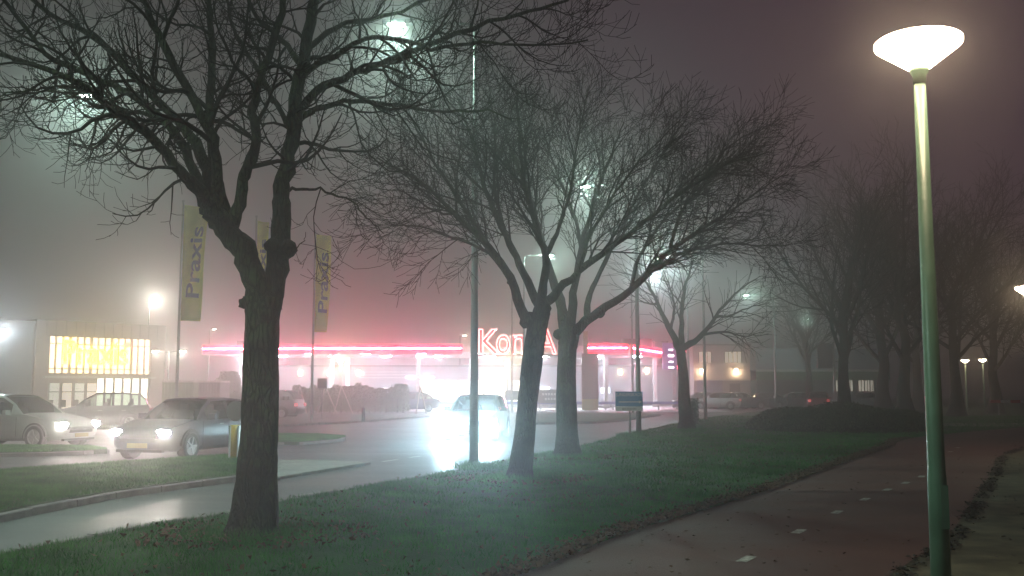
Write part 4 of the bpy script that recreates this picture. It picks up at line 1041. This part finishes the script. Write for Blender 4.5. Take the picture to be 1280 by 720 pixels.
# purple led price board
k=90/F; X=(842-640)*k; zc=at(842,446,90).z
t=thing('price_display','purple lit price display with white and red digits behind the smallest tree','sign',(X,90,.05))
MB().box((0,0,zc),(28*k,.3,33*k)).build('panel',mat('display purple',(.06,.03,.16),.4,emit=(.25,.06,.5),estr=.5),t)
MB().box((0,.2,zc/2),(.3,.2,zc)).build('post',M_metal,t)
for i,dy in enumerate((438,445.5,453,460)):
    MB().box(((838-842)*k,-.17,at(842,dy,90).z),((5+2*(i%2))*k,.03,.14 if i!=1 else .22)).build('digits',emis('white digits',(1,.9,1),9),t)
    if i%2: MB().box(((846.5-842)*k,-.17,at(842,dy,90).z),(2.2*k,.03,.30)).build('red_digit',emis('red digits',(1,.03,.08),14),t)
for px,py in ((847.5,429),(856,438)): 
    p=at(px,py,89.5); MB().box((p.x-X,-.5,p.z-.05),(.22,.1,.3)).build('red_lamp',emis('red digits',(1,.03,.08),14),t)

# ------------------------------------------------------------------ buildings at right
k=95/F; X0,X1=(866-640)*k,(937-640)*k; zt=at(900,432,95).z
t=thing('office_building','two storey pale building with lit upper windows and two warm wall lamps','building',((X0+X1)/2,95,0)); W_=X1-X0
MB().box((0,3,zt/2),(W_,6,zt)).build('wall',mat('office wall',(.42,.38,.36),.7,var=.06,scale=.8),t)
MB().box((0,3,zt+.08),(W_+.2,6.2,.16)).build('roof',M_kerb,t)
for (a,b) in ((873,888.5),(905,926)):
    xa=(a-640)*k-(X0+X1)/2; xb=(b-640)*k-(X0+X1)/2; z1=at(900,440,95).z; z0=at(900,453,95).z
    ww=MB().box(((xa+xb)/2,-.02,(z0+z1)/2),(xb-xa,.05,z1-z0)).build('window',emis('office window',(1,.86,.60),.85),t)
    fr_=MB(); nb=4 if b-a>17 else 3
    for i in range(nb+1): fr_.box((xa+(xb-xa)*i/nb,-.06,(z0+z1)/2),(.07,.06,z1-z0+.05))
    fr_.build('frame',M_darkmetal,ww); MB().box(((xa+xb)/2,-.08,z0-.06),(xb-xa+.2,.16,.06)).build('sill',M_white,ww)
for px in (877,920):
    p=at(px,464,95); l=MB().box((p.x-(X0+X1)/2,-.1,p.z+.1),(.35,.18,.18)).build('wall_lamp',emis('office wall lamp',(1,.75,.45),30),t)
    lamp('lamp_light','POINT',(p.x-(X0+X1)/2,-.35,p.z-.1),160,(1,.72,.42),l,shadow_soft_size=.1)
MB().box((0,-.1,at(900,475,95).z),(W_,.2,.08)).build('ledge',M_white,t)
MB().box((1.2,-.03,1.15),(1.0,.06,2.2)).build('door',mat('office door',(.12,.11,.10),.5),t)
MB().box((-1.2,-.03,1.3),(2.4,.06,2.5)).build('shutter',mat('shutter lilac',(.28,.26,.36),.5),t)
k=104/F; X0,X1=(944-640)*k,(1110-640)*k; zt=at(900,436,104).z; zm=at(900,462,104).z; zg=at(900,475,104).z; W_=X1-X0
t=thing('hall_building','long fogged hall with a pale upper band and a green band below','building',((X0+X1)/2,104,0))
MB().box((0,5,(zm+zt)/2),(W_,10,zt-zm)).build('upper_wall',mat('hall upper',(.36,.36,.42),.6,var=.06,scale=.3),t)
MB().box((0,-.1,zm-.1),(W_,.3,.22)).build('trim',M_white,t)
MB().box((0,.02,(zm-.21+zg)/2),(W_,.3,zm-.21-zg)).build('green_band',mat('hall green',(.10,.22,.12),.6),t)
MB().box((0,5.2,zg/2),(W_-.2,9.6,zg)).build('wall',mat('hall lower',(.14,.14,.16),.6,var=.1,scale=.4),t)
for (a,b) in ((1043,1050),(1059,1065),(1073,1079),(1081,1086),(1088,1091)):
    xa=(a-640)*k-(X0+X1)/2; xb=(b-640)*k-(X0+X1)/2; z1=at(900,475,104).z-.05; z0=at(900,489,104).z
    ww=MB().box(((xa+xb)/2,.36,(z0+z1)/2),(xb-xa,.05,z1-z0)).build('window',emis('hall window',(1,.9,.72),.9),t)
    MB().box(((xa+xb)/2,.31,(z0+z1)/2),(.06,.05,z1-z0)).build('frame',M_darkmetal,ww)
# dark hanging sign box on pole
k=88/F; p=at(1030,445,88); t=thing('sign_box','dark square advertising box on a pole left of the slim foggy tree','sign',((1041-640)*k,88,0))
MB().tube([(0,0,0),(0,0,p.z+1.2)],.08,8).build('post',M_metal,t); MB().box((-.8,0,p.z),(18*k,.5,30*k)).build('panel',mat('sign box',(.08,.08,.10),.5),t)
# barrier
k=60/F; t=thing('road_barrier','red and white striped barrier plank across the far path','barrier',((1290-640)*k,60,VZ)); 
zc=.85; n=9; Lb=5.4
for i in range(n):
    MB().box((-Lb/2+(i+.5)*Lb/n,0,zc),(Lb/n*.995,.04,.17)).build('stripe',mat('barrier red',(.5,.01,.03),.4) if i%2==0 else mat('barrier white',(.8,.8,.8),.4),t)
for sx_ in (-2.2,0,2.2): MB().box((sx_,.05,.45),(.08,.06,.95)).build('post',M_metal,t)

# ------------------------------------------------------------------ cars
def car_mesh(body, L=4.1, W=1.72, Ht=1.42, kind='hatch', head=None, tail=False, fine=True):
    """returns the children built under an Empty, nose towards -Y (local)"""
    w=W/2; zb=.20
    bel=.92*Ht/1.45
    if kind=='hatch': S=[(0.0,.50,.60,.55,0),(.06,.30,.68,.80,0),(.22,.22,.74,.93,0),(.60,.20,.82,.98,0),(1.0,.20,.90,1.0,0),(1.22,.20,bel,1.0,.0),(1.55,.20,bel,1.0,.55),(1.95,.20,bel+.01,1.0,.96),(2.5,.20,bel+.02,1.0,1.0),(3.1,.20,bel+.03,1.0,.985),(3.6,.22,bel+.04,.98,.90),(3.84,.24,bel+.04,.97,.50),(3.98,.26,bel+.02,.95,.04),(4.06,.32,.80,.90,0),(4.1,.42,.62,.75,0)]
    else: S=[(0.0,.50,.60,.55,0),(.06,.30,.68,.80,0),(.22,.22,.74,.93,0),(.65,.20,.82,.98,0),(1.15,.20,.90,1.0,0),(1.42,.20,bel,1.0,0),(1.78,.20,bel,1.0,.55),(2.15,.20,bel+.01,1.0,.96),(2.7,.20,bel+.02,1.0,1.0),(3.2,.20,bel+.03,1.0,.97),(3.55,.20,bel+.03,1.0,.80),(3.95,.22,bel+.03,.98,.30),(4.15,.24,bel+.03,.97,.02),(4.42,.28,bel-.02,.93,0),(4.5,.42,.66,.80,0)]
    sc_=L/S[-1][0]; rows=[]
    for (x,z0,zbelt,ww,g_) in S:
        y=x*sc_; hw=w*ww; wr=hw*(.95-.20*g_); zr=zbelt+.015+(Ht-zbelt-.015)*g_
        rows.append([(0,y,z0),(hw*.82,y,z0),(hw*.985,y,z0+.10),(hw,y,(z0+zbelt)/2+.02),(hw*.985,y,zbelt-.09),(hw*.955,y,zbelt),(wr*1.01,y,zr-.055*g_-.002),(wr*.90,y,zr-.006),(wr*.5,y,zr+.018),(0,y,zr+.022)])
    n=len(rows); m=10
    bm_=MB(); gl=MB()
    def quad(i,j,sgn): 
        q=[rows[i][j],rows[i+1][j],rows[i+1][j+1],rows[i][j+1]]; q=[(p[0]*sgn,p[1],p[2]) for p in q]; return q if sgn>0 else q[::-1]
    cab=[i for i in range(n) if S[i][4]>0]; c0=cab[0]-1; c1=cab[-1]
    top=[i for i in cab if S[i][4]>.9]
    for i in range(n-1):
        for j in range(m-1):
            for sg in (1,-1):
                q=quad(i,j,sg); isg=False
                if c0<=i<=c1-0 and j==5 and (c0<i<c1): isg=True
                if j in (7,8) and (c0<=i<top[0] or top[-1]<=i<c1): isg=True
                if j==6 and (c0<=i<top[0] or top[-1]<=i<c1): isg=False
                (gl if isg else bm_).add(q,[(0,1,2,3)])
    # nose and tail caps
    for r_ in (rows[0],rows[-1]):
        ring_=[p for p in r_]+[(-p[0],p[1],p[2]) for p in r_[::-1]][1:-1]; bm_.add(ring_,[tuple(range(len(ring_)))])
    import bmesh
    def weld(mb,name,mt,parent,sm=True):
        o=mb.build(name,mt,parent,sm); b=bmesh.new(); b.from_mesh(o.data); bmesh.ops.remove_doubles(b,verts=b.verts,dist=.002); bmesh.ops.recalc_face_normals(b,faces=b.faces); b.to_mesh(o.data); b.free(); o.data.shade_smooth(); return o
    return bm_,gl,weld,rows,sc_,w,S
def make_car(lab, loc, heading, color, kind='hatch', L=4.1, W=1.72, Ht=1.42, head=0, headcol=(1,.92,.8), group=None, tail=0, beam=0, name='parked_car', detail=True):
    bm_,gl,weld,rows,sc_,w,S=car_mesh(None,L,W,Ht,kind)
    # local nose is -Y; heading = world angle of the nose
    t=thing(name,lab,'car',loc,heading+math.pi/2,group)
    paint=mat('car paint '+str(color),color,.30,.35 if sum(color)>.5 else 0.0,coat=.7 if sum(color)>.5 else .3)
    off=-L/2
    def sh(mb): mb.v=[(x,y+off,z) for x,y,z in mb.v]; return mb
    weld(sh(bm_),'body',paint,t); weld(sh(gl),'windows',M_glassdark,t)
    for yy,zs in ((S[6][0]*sc_+.75,.62),(S[6][0]*sc_+1.65,.62)):
        for sg in (1,-1):
            MB().box((sg*.36,yy+off,.80),(.46,.14,.62),rx=-.2).box((sg*.36,yy+off+.09,1.18),(.24,.08,.17)).build('seat',M_black,t)
    # B pillars
    mid=S[8][0]*sc_+off
    for sg in (1,-1):
        pz=MB().tube([(sg*w*.985,mid,.93),(sg*w*.79,mid+.03,Ht-.05)],[.035,.03],6).build('pillar',M_black,t)
    fx=.80*sc_*L/ (L) +off; fx=.82+off; rx=L-.80+off
    for wy in (fx,rx):
        for sg in (1,-1):
            tw=MB(); 
            for xx,rr in (((w-.20),.31),):
                prof=[(0,0)]
            ringv=[]
            M_=20
            def disc(x,r): return [(sg*x,wy+r*math.cos(a*2*math.pi/M_),.32+r*math.sin(a*2*math.pi/M_)) for a in range(M_)]
            rg=[(w-.20,.30),(w-.16,.32),(w+.005,.32),(w+.02,.295),(w+.015,.215)]
            vs=[];fs=[]
            for x,r in rg: vs+=disc(x,r)
            for i in range(len(rg)-1):
                for j in range(M_): fs.append((i*M_+j,i*M_+(j+1)%M_,(i+1)*M_+(j+1)%M_,(i+1)*M_+j))
            fs.append(tuple(range(M_)))
            ar=[(w-.012,.385),(w+.004,.38),(w+.006,.325)]
            wh=MB().add(vs,fs).build('wheel',M_black,t)
            vs=[];fs=[]
            for x,r in ((w+.012,.212),(w-.01,.19),(w-.02,.06),(w+.01,.05),(w+.01,.001)): vs+=disc(x,r)
            for i in range(4):
                for j in range(M_): fs.append((i*M_+j,i*M_+(j+1)%M_,(i+1)*M_+(j+1)%M_,(i+1)*M_+j))
            rim=MB().add(vs,fs)
            for q in range(5):
                a=q*2*math.pi/5; rim.box((sg*(w+.006),wy+.13*math.cos(a),.32+.13*math.sin(a)),(.02,.17,.045),rx=a)
            rim.build('rim',M_metal,wh)
            vs=[];fs=[]
            for i in range(17):
                a=math.pi*i/16-.05
                for x,r in ((w-.06,.40),(w+.008,.39),(w+.010,.335)): vs.append((sg*x,wy+r*math.cos(a),.32+r*math.sin(a)))
            for i in range(16):
                for j in range(2): fs.append((i*3+j,i*3+j+1,i*3+j+4,i*3+j+3))
            MB().add(vs,fs).build('wheel_arch',M_black,t)
    # lamps
    for sg in (1,-1):
        hx=sg*(w*.72)
        hm=emis('headlight glow %d'%(headcol[0]*100+headcol[2]*10),headcol,head) if head else mat('headlight glass',(.5,.5,.5),.1)
        pts=[]
        for a in range(14): 
            an=a*2*math.pi/14; pts.append((hx+.17*math.cos(an),-.0+off+.075-.02+.05*abs(math.cos(an))*1.0,.655+.065*math.sin(an)))
        hl=MB().prism(pts,(0,-.06,0)).build('headlight',hm,t)
        if beam:
            l=lamp('beam','SPOT',(hx,off-.04,.655),beam,headcol,hl,shadow_soft_size=.08); l.data.spot_size=R(100); l.data.spot_blend=1.0; l.scale=(1,.30,1)
            l.rotation_euler=(R(90-10),0,R(180)); 
        tl=MB().box((sg*w*.80,L+off-.03,.80),(.20,.10,.16)).build('tail_light',emis('tail light lit',(1,.02,.03),tail) if tail else mat('tail light glass',(.25,.01,.01),.2),t)
        MB().tube([(sg*w*.93,(S[5][0]+.35)*sc_+off,.93),(sg*(w+.10),(S[5][0]+.33)*sc_+off,.96)],[.03,.02],6).box((sg*(w+.11),(S[5][0]+.33)*sc_+off,.99),(.18,.10,.13)).build('mirror',paint,t)
        for dy in (S[8][0]*sc_-.35,S[8][0]*sc_+.55): MB().box((sg*(w+.006),dy+off,.80),(.02,.16,.025)).build('door_handle',M_metal,t)
        for dy in (S[5][0]*sc_+.12,S[8][0]*sc_,S[8][0]*sc_+.95): MB().box((sg*(w-.002),dy+off,.60),(.006,.012,.56)).build('door_gap',M_black,t)
    MB().box((0,off+.03,.50),(.9,.06,.14)).build('grille',M_black,t)
    MB().box((0,off-.015,.36),(.52,.02,.11)).build('number_plate',mat('plate yellow',(.22,.17,.03),.5),t)
    MB().box((0,off+.10,.235),(1.2,.10,.06)).build('bumper_lip',M_black,t)
    return t
def head_toward_cam(x,y,turn):  # nose points at the camera then turned (deg, + = towards image right)
    return math.atan2(-y,-x)+R(turn)
# oncoming car
x,y=-1.15,33.9
c_on=make_car('oncoming car with dazzling headlights on the road behind the steel mast',(x,y,0),head_toward_cam(x,y,-10),(.05,.07,.09),'hatch',4.0,1.72,1.45,head=1100,headcol=(.56,.87,1.0),beam=1900,name='moving_car')
# dark hatchback turning in
fxp=Vector(((176-640)*22.6/F,22.6,0)); h_=head_toward_cam(fxp.x,fxp.y,-36); d=Vector((math.cos(h_),math.sin(h_),0)); cpos=fxp-d*2.0
c_dark=make_car('dark hatchback with lit headlights waiting left of the yellow bollard',(cpos.x,cpos.y,0),h_,(.018,.02,.035),'hatch',3.95,1.70,1.41,head=480,headcol=(1,.88,.80),beam=480,name='moving_car')
# silver car
fxp=Vector(((106-640)*28.2/F,28.2,0)); h_=head_toward_cam(fxp.x,fxp.y,50); d=Vector((math.cos(h_),math.sin(h_),0)); cpos=fxp-d*2.2
c_sil=make_car('silver estate car with lit headlights cut by the left frame edge',(cpos.x,cpos.y,0),h_,(.33,.36,.34),'hatch',4.45,1.78,1.47,head=200,headcol=(1,.86,.80),beam=380,name='moving_car')
# parked behind
make_car('parked dark hatchback between the silver car and the shop front',((128-640)*41/F,41,0),R(197),(.05,.065,.055),'hatch',4.1,1.75,1.5,group='parked cars')
make_car('grey car parked behind the biggest tree trunk, its rear showing right of it',((333-640)*57/F,57,0.0),R(172),(.10,.10,.13),'hatch',4.3,1.8,1.62,tail=1.5,group='parked cars')
make_car('car standing far back at the right end of the conifer row',((512-640)*74/F,74,0.03),R(185),(.08,.09,.16),'sedan',4.5,1.75,1.45,group='parked cars')
fc=make_car('dark car parked left in the far row before the pale two storey building',((872-640)*86/F,86,0),R(180),(.10,.11,.14),'sedan',4.5,1.75,1.45,group='parked cars')
make_car('white car with glowing red rear lamps before the pale two storey building',((893-640)*84/F,84,0),R(165),(.5,.5,.5),'hatch',4.1,1.75,1.48,tail=5,group='parked cars')
for px,Yp,lab in ((925,87,'dark car in the far row under the right hand wall lamp'),(948,88,'dark car in the far row left of the thin fogged road lamp'),(986,90,'dark car in the far row right of the thin fogged road lamp'),(1070,92,'dark car parked before the lit hall windows')):
    dup(fc,((px-640)*Yp/F,Yp,0),R(-90+180+rng.uniform(-8,8)) if px%2 else R(268),lab,'parked cars')
make_car('dull red car with two bright red rear lamps far right of the fogged lamp',((1020-640)*80/F,80,0),R(75),(.20,.02,.03),'hatch',4.1,1.75,1.5,tail=30,group='parked cars')

# ------------------------------------------------------------------ fog
m=bpy.data.materials.new('fog'); m.use_nodes=True; nt=m.node_tree; nt.nodes.clear()
o_=nt.nodes.new('ShaderNodeOutputMaterial'); pv=nt.nodes.new('ShaderNodeVolumePrincipled')
pv.inputs['Color'].default_value=(.93,.93,.93,1); pv.inputs['Density'].default_value=HAZE; pv.inputs['Anisotropy'].default_value=.86
nt.links.new(pv.outputs[0],o_.inputs['Volume'])
hz=MB().box((0,154,10.0),(570,340,23.0)).build('haze',m); tag(hz,kind='stuff')
